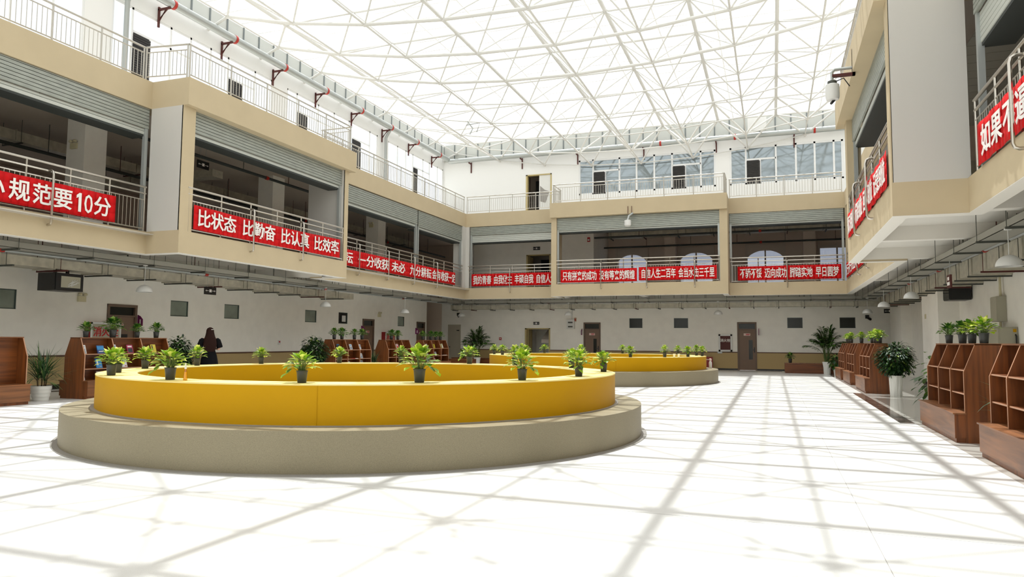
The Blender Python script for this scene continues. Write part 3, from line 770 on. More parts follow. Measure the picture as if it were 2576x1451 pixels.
box(-13.1, -11.7, YB + 1.6, YB + 1.65, 8.12, 10.9).build('dark_room', 'dark', o)
# washroom opening on the right: tiled niche with counter
t = thing('washbasin_counter', 'stone washbasin counter with tap in the dark washroom opening on the right', 'washbasin', (7.6, 30.4, 0))
MB().box(6.3, 7.1, 28.4, 32.6, 0.66, 0.8).build('counter', 'cab', t)
MB().tube([(6.75, 30.0, .8), (6.75, 30.0, .98), (6.6, 30.0, 1.0), (6.55, 30.0, .95)], 0.02, 8).build('tap', 'steel', t, True)
MB().tube([(6.6, 29.8, .66), (6.6, 29.8, .4), (6.75, 29.7, .25), (7.0, 29.7, .2)], 0.025, 8).build('drain_pipe', 'pipe', t, True)
box(9.4, 9.48, 28.6, 31.6, 1.0, 2.0).build('mirror', 'darkglass', t)

# ================================================================== things on the walls
def exit_sign(label, c, axis, w=0.36, h=0.16, rods=None):
    t = thing('exit_sign', label, 'exit sign', c, 'black exit signs')
    x, y, z = c
    def bx(mb, a, b_, e, f, q0, q1):   # along sign
        return mb.box(x + q0, x + q1, y + a, y + b_, z + e, z + f) if axis == 0 else mb.box(x + a, x + b_, y - q1, y - q0, z + e, z + f)
    bx(MB(), -w / 2, w / 2, -h / 2, h / 2, -0.015, 0.015).build('panel', 'blackbox', t)
    mb = MB()
    bx(mb, -.05, .05, -.045, .045, .016, .018); bx(mb, -w * .42, -.08, -.008, .008, .016, .018); bx(mb, .08, w * .42, -.008, .008, .016, .018)
    for s in (-1, 1):
        pts = [(s * w * .34, .03), (s * w * .44, 0), (s * w * .34, -.03)]
        if axis == 0: mb.prism([(y + u, z + v) for u, v in pts], 0, x + .016, x + .018)
        else: mb.prism([(x + u, z + v) for u, v in pts], 1, y - .018, y - .016)
    mb.build('arrows', 'white', t)
    if rods:
        mb = MB()
        for s in (-.12, .12): mb.tube([(x + (s if axis else 0), y + (0 if axis else s), z + h / 2), (x + (s if axis else 0), y + (0 if axis else s), rods)], 0.006, 5)
        mb.build('hanging_rod', 'pipe', t)
exit_sign('black double-arrow exit sign hung below the left duct', (-16.9, 18.1, 2.93), 0, 0.5, 0.24, 3.97)
exit_sign('black exit sign above the open ground-floor doorway on the back wall', (-12.5, YB - .03, 2.4), 1, 0.34, 0.15)
exit_sign('black exit sign above the second-floor doorway behind the far left banner', (-12.5, YB - .03, 6.65), 1, 0.4, 0.18)
exit_sign('black exit sign hung at the far right end of the back corridor', (5.2, 37.6, 2.93), 1, 0.5, 0.2, 3.97)
exit_sign('black exit sign hung inside the left projecting bay', (-17.2, 17.9, 7.0), 0, 0.5, 0.25, 7.85)
t = thing('exit_sign', 'dark red and white safety sign board hung from the right duct', 'sign', (4.0, 19.6, 2.95))
box(3.98, 4.02, 19.4, 19.75, 2.75, 3.05).build('panel', 'redox', t)
MB().box(3.975, 3.98, 19.45, 19.7, 2.8, 2.88).box(3.975, 3.98, 19.5, 19.66, 2.92, 3.0).build('print', 'white', t)
MB().tube([(4.0, 19.5, 3.05), (4.0, 19.5, 3.4)], .008, 5).build('hanging_rod', 'pipe', t)
def emergency(label, c, axis, s=1):
    t = thing('emergency_light', label, 'emergency light', c, 'twin-head emergency lights')
    x, y, z = c
    if axis == 0:
        box(x, x + .06, y - .12, y + .12, z - .08, z + .08).build('housing', 'cream', t)
        for q in (-.08, .08): MB().lathe([(0.0, 0), (.05, .01), (.055, .05), (.03, .08)], (x + .07, y + q, z + .09), 12).build('lamp_head', 'cream', t, True)
    else:
        box(x - .12, x + .12, y - .06, y, z - .08, z + .08).build('housing', 'cream', t)
        for q in (-.08, .08): MB().lathe([(0.0, 0), (.05, .01), (.055, .05), (.03, .08)], (x + q, y - .07, z + .09), 12).build('lamp_head', 'cream', t, True)
emergency('cream twin-head emergency light under the black cabinet on the left wall', (XL, 14.78, 2.5), 0)
emergency('cream twin-head emergency light right of the middle door on the left wall', (XL, 31.1, 2.62), 0)
emergency('cream twin-head emergency light on the first upper-floor column at the left', (-18.78, 14.64, 6.9), 1)
emergency('cream twin-head emergency light on the white column by the washroom', (4.99, 28.2, 2.35), 0)
emergency('cream twin-head emergency light on the upper-floor column of the left recessed bay', (-18.78, 30.86, 7.1), 1)
def small(name, label, cat, args, m, group=None, extra=None):
    o = tag(box(*args).build(name, m), label, cat, group)
    if extra: box(*extra[0]).build(extra[1], extra[2], o)
    return o
small('alarm_button', 'small red and white alarm button on the left wall below the frosted windows', 'alarm button', (XL, XL + .03, 23.42, 23.56, 1.2, 1.36), 'paper', None, ((XL + .03, XL + .035, 23.45, 23.53, 1.27, 1.33), 'button', 'redtext'))
small('alarm_button', 'small red alarm button on the back wall left of the open doorway', 'alarm button', (-14.74, -14.6, YB - .03, YB, 1.45, 1.6), 'redtext', None, ((-14.7, -14.64, YB - .035, YB - .03, 1.5, 1.56), 'button', 'paper'))
small('alarm_sounder', 'small orange alarm sounder on the back wall beside the grey meter box', 'alarm', (-10.29, -10.18, YB - .05, YB, 2.5, 2.7), 'wood_edge', None, ((-10.27, -10.2, YB - .06, YB - .05, 2.55, 2.62), 'speaker_grille', 'redtext'))
small('alarm_sounder', 'small red alarm sounder on the second-floor wall of the far projecting bay', 'alarm', (-9.55, -9.4, YB - .05, YB, 6.9, 7.15), 'redtext', None, ((-9.52, -9.43, YB - .06, YB - .05, 6.95, 7.05), 'speaker_grille', 'paper'))
t = thing('meter_box', 'pale grey meter box with two dark slots high on the back wall', 'electrical box', (-10.48, YB, 2.09))
box(-10.7, -10.27, YB - .15, YB, 2.09, 2.6).build('housing', 'paper', t); box(-10.62, -10.36, YB - .155, YB - .15, 2.17, 2.25).build('slot', 'hanger', t); box(-10.62, -10.36, YB - .155, YB - .15, 2.4, 2.48).build('slot', 'hanger', t)
MB().tube([(-10.42, YB - .05, 2.6), (-10.42, YB - .05, 3.3)], .02, 6).build('conduit', 'paper', t)
# purple room signs projecting beside doors
def room_sign(label, axis, p, u, z):
    t = thing('room_sign', label, 'sign', (p, u, z) if axis == 0 else (u, p, z), 'purple projecting room signs')
    if axis == 0:
        MB().prism([(p, z), (p + .2, z + .0), (p + .2, z + .2), (p + .1, z + .3), (p, z + .34)], 1, u - .012, u + .012).build('panel', 'purple', t)
        MB().box(p + .09, p + .14, u - .015, u + .015, z + .05, z + .2).build('print', 'white', t)
    else:
        MB().prism([(z, z), (z, z)][:0] + [(p, z), (p - .2, z), (p - .2, z + .2), (p - .1, z + .3), (p, z + .34)], 0, u - .012, u + .012).build('panel', 'purple', t)
        MB().box(u - .015, u + .015, p - .14, p - .09, z + .05, z + .2).build('print', 'white', t)
room_sign('purple room sign beside the nearest brown door on the left wall', 0, XL, 16.74, 1.78)
room_sign('purple room sign beside the middle brown door on the left wall', 0, XL, 29.5, 1.74)
room_sign('purple room sign beside the farthest brown door on the left wall', 0, XL, 35.0, 1.74)
room_sign('purple room sign left of the narrow-paned brown door on the back wall, partly behind plants', 1, YB, -9.86, 1.76)
room_sign('purple room sign right of the fully visible brown door on the back wall', 1, YB, -0.66, 1.78)
# fire hydrant cabinets
def hydrant(label, axis, p, u0, u1, z0, z1, white):
    t = thing('hydrant_cabinet', label, 'fire cabinet', (p, (u0 + u1) / 2, z0) if axis == 0 else ((u0 + u1) / 2, p, z0))
    def bx(mb, a, b_, c, d, q0, q1):
        lo, hi = (p + q0, p + q1) if axis == 0 else (p - q1, p - q0)
        return mb.box(lo, hi, a, b_, c, d) if axis == 0 else mb.box(a, b_, lo, hi, c, d)
    q = 0.22 if axis == 0 else 0.08
    bx(MB(), u0, u1, z0, z1, 0, q).build('housing', 'cab_red' if axis == 0 else 'paper', t)
    fw = .05 if axis == 0 else .085; mb = MB()
    bx(mb, u0, u1, z1 - fw, z1, q, q + .02); bx(mb, u0, u1, z0, z0 + fw, q, q + .02); bx(mb, u0, u0 + fw, z0, z1, q, q + .02); bx(mb, u1 - fw, u1, z0, z1, q, q + .02)
    d = mb.build('door_frame', white, t)
    bx(MB(), u0 + fw, u1 - fw, z0 + fw, z1 - fw, q + .002, q + .006).build('door_panel', 'cab' if axis == 0 else 'redox', t)
    w = (u1 - u0 - .16) / 3.2
    for i, c in enumerate('消火栓'):
        zz = z0 + (z1 - z0) * .55; lm = MB()
        if axis == 0: letters(lm, c, Vector((p + q + .006, u0 + .1 + i * w * 1.05, zz)), Vector((0, 1, 0)), Vector((0, 0, 1)), w * .92, w)
        else: letters(lm, c, Vector((u0 + .09 + i * w * 1.05, p - q - .006, zz)), Vector((1, 0, 0)), Vector((0, 0, 1)), w * .92, w)
        lm.build('character', 'redtext' if axis == 0 else 'white', t)
hydrant('fire cabinet with red 消火栓 lettering behind the nearer left bookcase', 0, XL, 14.95, 15.95, 0.95, 1.85, 'paper')
hydrant('small red fire cabinet behind the third bookcase on the left', 0, XL, 31.4, 32.45, 0.95, 1.8, 'paper')
hydrant('white-framed red fire cabinet on the back wall left of the brown door', 1, YB, -2.62, -1.95, 0.94, 1.82, 'paper')
small('key_box', 'small grey junction box under the white-framed fire cabinet', 'junction box', (-2.68, -2.45, YB - .07, YB, 0.84, 0.93), 'pipe', None, ((-2.64, -2.5, YB - .08, YB - .07, .86, .91), 'cover', 'paper'))
t = thing('hydrant_board', 'red notice board with faded print standing behind the far yellow ring', 'notice board', (-3.1, 37.9, 0))
box(-3.4, -2.9, 37.85, 37.9, 0.02, 0.66).build('panel', 'cab_red', t); box(-3.3, -3.0, 37.845, 37.85, 0.5, 0.55).build('print', 'pinkplate', t)
# black network cabinets hung near the ceiling
def netbox(label, x0, x1, y0, y1, z0, z1, door_side):
    t = thing('wall_cabinet', label, 'network cabinet', ((x0 + x1) / 2, (y0 + y1) / 2, z0))
    box(x0, x1, y0, y1, z0, z1).build('housing', 'blackbox', t)
    if door_side == 'x':
        d = MB().box(x1, x1 + .02, y0 + .02, y1 - .02, z0 + .02, z1 - .02).build('door', 'blackbox', t)
        ym = y0 + (y1 - y0) * .2
        box(x1 + .02, x1 + .024, ym, y1 - .1, z0 + .08, z1 - .08).build('window_pane', 'cab', d)
        mb = MB(); rnd = random.Random(3)
        for i in range(9): mb.tube([(x1 + .03, ym + .12 + rnd.uniform(0, .25), z0 + .1 + rnd.uniform(0, .1)), (x1 + .035, ym + .3 + rnd.uniform(0, .2), z0 + .22 + rnd.uniform(-.05, .08))], .006, 5)
        mb.build('cables', 'paper', d)
    else:
        d = MB().box(x0 - .02, x0, y0 + .02, y1 - .02, z0 + .02, z1 - .02).build('door', 'darkglass', t)
    MB().box((x0 + x1) / 2 - .03, (x0 + x1) / 2 + .03, y0 + .2, y0 + .26, z1, z1 + .25).box((x0 + x1) / 2 - .03, (x0 + x1) / 2 + .03, y1 - .26, y1 - .2, z1, z1 + .25).build('bracket', 'blackbox', t)
netbox('black network cabinet with a glazed door hung below the left duct', -17.6, -17.0, 12.9, 13.7, 2.6, 3.05, 'x')
netbox('black network cabinet hung below the right duct beside the shaded column', 5.0, 5.56, 24.5, 25.3, 2.72, 3.24, 'mx')
# grey electrical cabinets on the right wall
t = thing('electrical_cabinet', 'tall grey electrical cabinet high on the right wall beside the small window', 'electrical cabinet', (5.5, 21.4, 1.98))
pipe_v = None
box(5.39, XR - .005, 21.31, 21.86, 1.98, 2.63).build('housing', 'cab', t); box(5.375, 5.39, 21.32, 21.85, 2.0, 2.61).build('door', 'cab', t)
MB().tube([(5.52, 21.5, 2.63), (5.52, 21.5, 3.95)], .03, 8).tube([(5.52, 21.6, 1.98), (5.52, 21.6, 1.84)], .03, 8).build('conduit', 'cream', t)
t = thing('electrical_cabinet', 'low grey steel cabinet with a black handle behind the right bookcase plants', 'electrical cabinet', (5.4, 20.3, 0.0))
box(5.2, XR - .005, 20.5, 21.76, 0.0, 1.83).build('housing', 'cab', t); box(5.22, 5.58, 20.485, 20.5, .05, 1.8).build('door', 'cab', t); box(5.185, 5.2, 20.52, 21.74, .05, 1.8).build('door', 'cab', t)
MB().tube([(5.54, 20.485, 1.64), (5.54, 20.43, 1.6), (5.54, 20.43, 1.35), (5.54, 20.485, 1.3)], .018, 6).build('handle', 'blackbox', t)
box(5.49, 5.56, 20.482, 20.485, 1.7, 1.78).build('warning_label', 'yellow', t)
# upper-floor open electrical cabinet beyond the right bay
t = thing('electrical_cabinet', 'open electrical cabinet with breakers on the upper right floor wall', 'electrical cabinet', (3.6, 22.55, 5.0))
box(3.3, 5.4, 22.3, 22.6, 5.35, 6.4).build('housing', 'cab', t)
mb = MB()
for i in range(3):
    for j in range(5): mb.box(3.6 + i * .55, 3.6 + i * .55 + .3, 22.28, 22.3, 5.45 + j * .18, 5.55 + j * .18)
mb.build('breakers', 'blackbox', t); MB().box(3.2, 3.3, 21.6, 22.3, 5.3, 6.4).build('door', 'darkmetal', t)

# ================================================================== cameras
def dome_cam(label, c, axis):
    t = thing('security_camera', label, 'security camera', c)
    x, y, z = c
    MB().lathe([(.03, .0), (.085, .0), (.09, -.12), (.06, -.2), (.0, -.24)], (x, y, z), 16).build('housing', 'plastic', t, True)
    MB().tube([(x, y, z), (x, y, z + .12), (x + (.0 if axis else .0), y + .1, z + .16)], .03, 8).build('arm', 'pipe', t, True)
    MB().tube([(x, y, z - .2), (x - .03, y - .05, z - .3)], .02, 6).build('lens', 'blackbox', t)
    return t
t = thing('infrared_camera', 'white camera pod on a bent pipe and red-oxide bracket at the right gallery beam', 'security camera', (1.45, 17.2, 7.2))
MB().lathe([(.11, 0), (.15, -.02), (.15, -.3), (.13, -.36), (.04, -.38)], (1.38, 17.4, 7.28), 20).build('housing', 'plastic', t, True)
MB().lathe([(.05, .0), (.1, .0), (.1, .07), (.05, .07)], (1.38, 17.4, 7.28), 14).build('collar', 'hanger', t, True)
MB().tube([(1.38, 17.4, 7.34), (1.38, 17.4, 7.56), (1.44, 17.4, 7.62), (2.15, 17.4, 7.62)], .035, 8).build('pipe_arm', 'pipe', t, True)
MB().box(1.38, 1.86, 17.35, 17.45, 7.44, 7.5).box(1.8, 1.86, 17.35, 17.45, 7.44, 8.05).build('bracket', 'redox', t)
MB().tube([(1.42, 17.4, 6.92), (1.34, 17.35, 6.82)], .03, 6).build('lens_hood', 'blackbox', t)
MB().tube([(1.48, 17.4, 7.35), (1.62, 17.4, 7.4), (1.74, 17.4, 7.2)], .012, 6).build('cable', 'blackbox', t)
t = thing('infrared_camera', 'white camera pod on red rods before the shutter of the far projecting bay', 'security camera', (-6.3, 33.4, 7.0))
MB().lathe([(.1, 0), (.16, -.02), (.16, -.26), (.12, -.3), (.03, -.32)], (-6.35, 33.3, 7.15), 16).build('housing', 'plastic', t, True)
MB().tube([(-6.35, 33.3, 7.15), (-6.3, 33.35, 7.35), (-6.15, 33.5, 7.5)], .05, 8).build('arm', 'pipe', t, True)
MB().tube([(-6.38, 33.52, 7.5), (-6.38, 33.52, 7.85)], .014, 6).tube([(-6.2, 33.52, 7.4), (-6.2, 33.52, 7.85)], .014, 6).build('rod', 'redox', t)
for lab, c in (('dark bullet camera on the back wall behind the far left pendant lamp', (-17.3, YB, 2.9)), ('dark bullet camera at the right end of the back wall near a pendant lamp', (4.3, YB, 2.65))):
    t = thing('bullet_camera', lab, 'security camera', c); x, y, z = c
    box(x - .08, x + .08, y - .1, y, z - .05, z + .12).build('base', 'blackbox', t); MB().tube([(x, y - .1, z), (x + .12, y - .3, z - .1)], .06, 10).build('body', 'blackbox', t, True)

# ================================================================== ducts, trays, pipes
def duct(label, axis, lo, hi, z0, z1, u0, u1, seg, zc=3.97, extra=0.25, dirn=1):
    t = thing('air_duct', label, 'air duct', ((lo + hi) / 2, (u0 + u1) / 2, z0) if axis == 0 else ((u0 + u1) / 2, (lo + hi) / 2, z0))
    def bx(mb, a, b_, c, d, e, f): return mb.box(c, d, a, b_, e, f) if axis == 0 else mb.box(a, b_, c, d, e, f)
    n = round((u1 - u0) / seg)
    for i in range(n):
        a = u0 + (u1 - u0) * i / n; b_ = u0 + (u1 - u0) * (i + 1) / n
        mb = MB(); bx(mb, a + .012, b_ - .012, lo, hi, z0, z1); bx(mb, a, a + .02, lo - .03, hi + .03, z0 - .03, z1 + .03)
        mb.build('duct_section', 'duct', t)
        mb = MB(); w = a + .12
        ex = extra if i % 3 else extra * .6
        bx(mb, w, w + .04, lo - .05 - (ex if dirn < 0 else 0), hi + .05 + (ex if dirn > 0 else 0), z0 - .07, z0 - .03)
        q = Vector((lo - .05, 0)), Vector((hi + .05, 0))
        for c in (lo - .05, hi + .05):
            p0 = (c, w + .02, z0 - .05) if axis == 0 else (w + .02, c, z0 - .05)
            mb.tube([p0, (p0[0], p0[1], zc)], .008, 5)
        mb.build('trapeze_hanger', 'redox' if i % 4 == 1 else 'hanger', t)
    return t
duct('long galvanised air duct hung under the left gallery', 0, -17.75, -17.0, 3.14, 3.37, 6.0, 26.6, 1.35)
duct('galvanised air duct running along the back corridor ceiling', 1, 37.0, 37.6, 3.16, 3.38, -17.2, 4.8, 1.15, dirn=-1, extra=.05)
duct('large galvanised air duct hung under the right gallery', 0, 4.6, 5.4, 3.1, 3.5, 12.5, 36.5, 1.25, dirn=-1, extra=.05)
def tray(label, axis, lo, hi, z0, z1, u0, u1, step=1.9, zc=3.97):
    t = thing('cable_tray', label, 'cable tray', ((lo + hi) / 2, (u0 + u1) / 2, z0) if axis == 0 else ((u0 + u1) / 2, (lo + hi) / 2, z0))
    def bx(mb, a, b_, c, d, e, f): return mb.box(c, d, a, b_, e, f) if axis == 0 else mb.box(a, b_, c, d, e, f)
    mb = MB(); bx(mb, u0, u1, lo, hi, z0, z0 + .01); bx(mb, u0, u1, lo, lo + .01, z0, z1); bx(mb, u0, u1, hi - .01, hi, z0, z1); bx(mb, u0, u1, lo, hi, z1 - .005, z1)
    mb.build('trough', 'tray', t)
    u = u0 + .6
    while u < u1:
        mb = MB(); bx(mb, u, u + .04, lo - .06, hi + .06, z0 - .04, z0)
        for c in (lo - .04, hi + .04):
            p0 = (c, u + .02, z0 - .02) if axis == 0 else (u + .02, c, z0 - .02)
            mb.tube([p0, (p0[0], p0[1], zc)], .007, 5)
        mb.build('hanger', 'hanger', t); u += step
tray('flat grey cable tray under the left gallery, in front of the duct', 0, -16.6, -16.15, 3.43, 3.58, 5.0, 37.0)
tray('flat grey cable tray along the back corridor', 1, 36.2, 36.6, 3.44, 3.58, -16.0, 4.2)
tray('flat grey cable tray under the right gallery', 0, 3.85, 4.3, 3.42, 3.56, 8.0, 36.0)
def pipe(name, label, pts, r, m, coupl=None, hang=None):
    t = thing(name, label, 'pipe', pts[0])
    MB().tube(pts, r, 10).build('tube', m, t, True)
    if coupl:
        a, b_ = Vector(pts[0]), Vector(pts[-1]); n = int((b_ - a).length / coupl[0])
        for i in range(1, n):
            p = a + (b_ - a) * i / n; d = (b_ - a).normalized() * .06
            MB().tube([p - d, p + d], r * 1.35, 10).build('coupling', coupl[1], t, True)
    if hang:
        a, b_ = Vector(pts[0]), Vector(pts[-1]); n = int((b_ - a).length / hang[0])
        for i in range(1, n):
            p = a + (b_ - a) * i / n; MB().tube([p, (p.x, p.y, hang[1])], .012, 5).build('hanger', 'redox' if i % 2 else 'hanger', t)
pipe('sprinkler_pipe', 'thin grey pipe with red hangers between tray and duct on the left', [(-16.8, 5, 3.42), (-16.8, 37, 3.42)], .035, 'pipe', (5.5, 'redpipe'), (2.3, 3.97))
pipe('sprinkler_pipe', 'grey pipe with red couplings along the right ceiling', [(4.45, 9, 3.5), (4.45, 37, 3.5)], .055, 'pipe', (4.2, 'redpipe'), (2.8, 3.97))
pipe('sprinkler_pipe', 'thin dark pipe along the back corridor ceiling', [(-16.5, 36.8, 3.46), (4.2, 36.8, 3.46)], .03, 'hanger', (5.0, 'redox'), (2.6, 3.97))
# upper-floor services in the dark halls
for lab, pts in (('dark pipe run near the ceiling of the left upper hall', [(-17.2, 5, 7.25), (-17.2, 37, 7.25)]), ('second dark pipe run deeper in the left upper hall', [(-20.5, 5, 6.95), (-20.5, 43, 6.95)]), ('dark pipe run in the upper hall behind the far bays', [(-9, 37.6, 7.0), (8, 37.6, 7.0)]), ('low dark pipe run in the upper hall behind the far bays', [(-9, 40, 6.75), (8, 40, 6.75)])):
    pipe('ceiling_pipe', lab, pts, .05, 'darkmetal', (7, 'redpipe'), (2.4, 7.85))
duct('dark air duct inside the left upper hall', 0, -21.6, -20.9, 7.2, 7.5, 8, 40, 2.2, 7.85, .1)
duct('dark cross duct inside the left upper hall near the second column', 1, 19.4, 19.9, 7.05, 7.3, -24, -18.2, 2.0, 7.85, .1)
duct('air duct inside the upper hall behind the far bays', 1, 38.9, 39.5, 7.15, 7.45, -8.5, 8, 1.9, 7.85, .1)

# ================================================================== gutter pipes on red brackets
for lab, pts, ax in (('long grey gutter pipe on red brackets along the left upper wall', [(-17.95, YF + .5, 12.12), (-17.95, 38.0, 12.12)], 0), ('grey gutter pipe along the back upper wall', [(-17.9, 37.95, 12.0), (5.4, 37.95, 12.0)], 1)):
    t = thing('gutter_pipe', lab, 'pipe', pts[0])
    MB().tube(pts, .14, 14).build('tube', 'pipe', t, True)
    a, b_ = Vector(pts[0]), Vector(pts[1])
    ks = [8.6, 11.4, 14.2, 17.0, 19.8, 22.6, 25.4, 28.2, 31.0, 33.8, 36.6] if ax == 0 else [-16.6, -13.4, -10.1, -6.4, -2.6, 1.2, 4.4]
    for q in ks:
        p = (-17.95, q) if ax == 0 else (q, 37.95)
        z = pts[0][2]
        if ax == 0:
            MB().box(XL, XL + .05, q - .03, q + .03, z - .75, z - .08).box(XL, -17.9, q - .03, q + .03, z - .2, z - .14).prism([(XL + .05, z - .55), (XL + .05, z - .47), (-18.02, z - .2), (-18.1, z - .2)], 1, q - .02, q + .02).build('wall_bracket', 'redox', t)
            MB().tube([(-17.95, q + .1, z), (-17.95, q + .2, z)], .155, 14).build('coupling', 'redpipe', t, True)
        else:
            MB().box(q - .03, q + .03, YB - .05, YB, z - .7, z - .08).box(q - .03, q + .03, 37.9, YB, z - .2, z - .14).build('wall_bracket', 'redox', t)
            if q > -9: MB().tube([(q + .9, 37.95, z), (q + 1.0, 37.95, z)], .155, 14).build('coupling', 'redpipe', t, True)
for lab, y in (('grey downpipe from the gutter beside the upper left windows, upper left', 15.66), ('grey downpipe from the gutter above the far end of the left railing', 31.1)):
    t = thing('downpipe', lab, 'pipe', (-18.2, y, 8.1)); MB().tube([(-17.95, y, 12.0), (-18.2, y, 11.6), (-18.2, y, 8.1)], .075, 10).build('tube', 'pipe', t, True)
    MB().tube([(-18.2, y, 8.3), (-18.2, y, 8.9)], .085, 10).build('red_sleeve', 'redpipe' if y > 20 else 'pipe', t, True)
tag(MB().tube([(-18.15, 31.4, 8.1), (-18.15, 31.4, 8.95)], .1, 12).build('fire_extinguisher', 'redpipe'), 'tall red tube standing beside the far left downpipe on the top gallery', 'red tube')
tag(box(-1.0, -0.1, 37.4, 37.6, 12.1, 12.75).build('equipment_box', 'plastic'), 'white square box under the roof before the back gutter', 'box')

# ================================================================== pendant dome lamps
def lamp(label, x, y, zr=2.68, zt=3.43):
    t = thing('pendant_lamp', label, 'pendant lamp', (x, y, zr), 'white dome pendant lamps')
    R = .21
    prof = [(R * math.cos(a), R * .95 * math.sin(a)) for a in [i / 10 * PI / 2 * .985 for i in range(11)]]
    MB().lathe(prof + [(R * .97 * math.cos(a), R * .92 * math.sin(a) - .004) for a in [(1 - i / 10) * PI / 2 * .98 for i in range(11)]], (x, y, zr), 28, cap=False).build('shade', 'plastic', t, True)
    MB().lathe([(0.0, .03), (.045, .05), (.05, .11), (.03, .17)], (x, y, zr - .03), 14).build('bulb', 'plastic', t, True)
    MB().tube([(x, y, zr + .19), (x, y, zt)], .007, 6).build('cord', 'plastic', t)
    MB().lathe([(.06, 0), (.06, .025), (.02, .03)], (x, y, zt - .03), 16).build('canopy', 'plastic', t, True)
lamp('white dome lamp right of the black cabinet, nearest on the left side', -16.35, 15.05)
lamp('white dome lamp in the middle of the left corridor', -16.35, 23.6)
lamp('white dome lamp before the far square window of the left wall', -16.35, 30.0)
lamp('white dome lamp in the far left corner beside a dark camera', -16.35, 36.6, 2.75)
lamp('white dome lamp on the back corridor above the grey meter box', -10.1, 36.4, 2.77)
lamp('white dome lamp on the back corridor above the fire cabinet', -2.5, 36.4, 2.77)
lamp('white dome lamp farthest along the right corridor', 3.98, 35.2, 2.74)
lamp('white dome lamp second farthest along the right corridor', 3.9, 29.6, 2.76)
lamp('white dome lamp third along the right corridor, left of the column', 3.9, 24.0, 2.75)
lamp('large-looking white dome lamp nearest on the right side', 3.9, 14.6, 2.76)
# building across the street, seen through the upper left windows
t = thing('office_building', 'bluish glazed building seen through the upper left windows', 'building', (-60, 20, 0))
box(-70, -60, -30, 95, 0, 26).build('facade', 'bluebuilding', t)
mb = MB()
for i in range(40): mb.box(-60.0, -59.8, -28 + i * 3, -27.6 + i * 3, 0, 26)
for i in range(8): mb.box(-60.0, -59.85, -30, 95, 2 + i * 3.2, 2.9 + i * 3.2)
mb.build('window_grid', 'wall_up', t)

# ================================================================== circular yellow planters with grey seat
def planter(label, c):
    t = thing('ring_planter', label, 'planter', (*c, 0), 'yellow ring planters with grey seats')
    MB().ring(c, 2.95, 4.35, 0.0, 0.455).build('seat_ring', 'bench', t, True)
    MB().ring(c, 4.30, 4.43, 0.0, 0.012).build('seat_kerb', 'flange', t)
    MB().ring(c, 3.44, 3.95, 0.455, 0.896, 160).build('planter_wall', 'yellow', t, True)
    MB().ring(c, 3.437, 3.953, 0.896, 0.91, 160).build('sunlit_top', 'yellow_sunlit', t, True)  # thin layer added on top to carry the painted sun highlight
    MB().tube([(c[0] + 3.953 * math.cos(-1.18), c[1] + 3.953 * math.sin(-1.18), .46), (c[0] + 3.953 * math.cos(-1.18), c[1] + 3.953 * math.sin(-1.18), .895)], .003, 4).build('panel_joint', 'yellow', t)
    MB().ring(c, 3.93, 4.0, 0.455, 0.463).build('wall_kerb', 'flange', t)
C1, C2 = (-6.2, 10.32), (-6.17, 26.03)
planter('large yellow ring planter with grey seat, nearest in the middle of the hall', C1)
planter('yellow ring planter with grey seat farther back in the hall', C2)

# ================================================================== leaves and plants
def leaf(mb, base, d, L, w, droop=0.35, fold=0.18, segs=3, tip=0.0):
    d = Vector(d).normalized(); up = Vector((0, 0, 1))
    side = d.cross(up)
    if side.length < 1e-3: side = Vector((1, 0, 0))
    side.normalize(); n = side.cross(d).normalized()
    prof = {3: (0, .78, 1.0, 0), 4: (.15, .9, 1, .6, 0), 2: (.3, 1, 0)}[segs]
    i0 = len(mb.v); p = Vector(base); rows = []
    step = L / segs; dd = d.copy()
    for k in range(segs + 1):
        hw = w / 2 * prof[k]
        i = len(mb.v)
        if hw < 1e-4: mb.v.append(tuple(p)); rows.append((i,))
        else:
            mb.v += [tuple(p + side * hw + n * fold * hw), tuple(p), tuple(p - side * hw + n * fold * hw)]; rows.append((i, i + 1, i + 2))
        dd = (dd + Vector((0, 0, -droop / segs))).normalized(); p = p + dd * step
    for a, b_ in zip(rows, rows[1:]):
        if len(a) == 1 and len(b_) == 3: mb.f += [(a[0], b_[0], b_[1]), (a[0], b_[1], b_[2])]
        elif len(a) == 3 and len(b_) == 1: mb.f += [(a[0], a[1], b_[0]), (a[1], a[2], b_[0])]
        elif len(a) == 3: mb.f += [(a[0], a[1], b_[1], b_[0]), (a[1], a[2], b_[2], b_[1])]
    return p
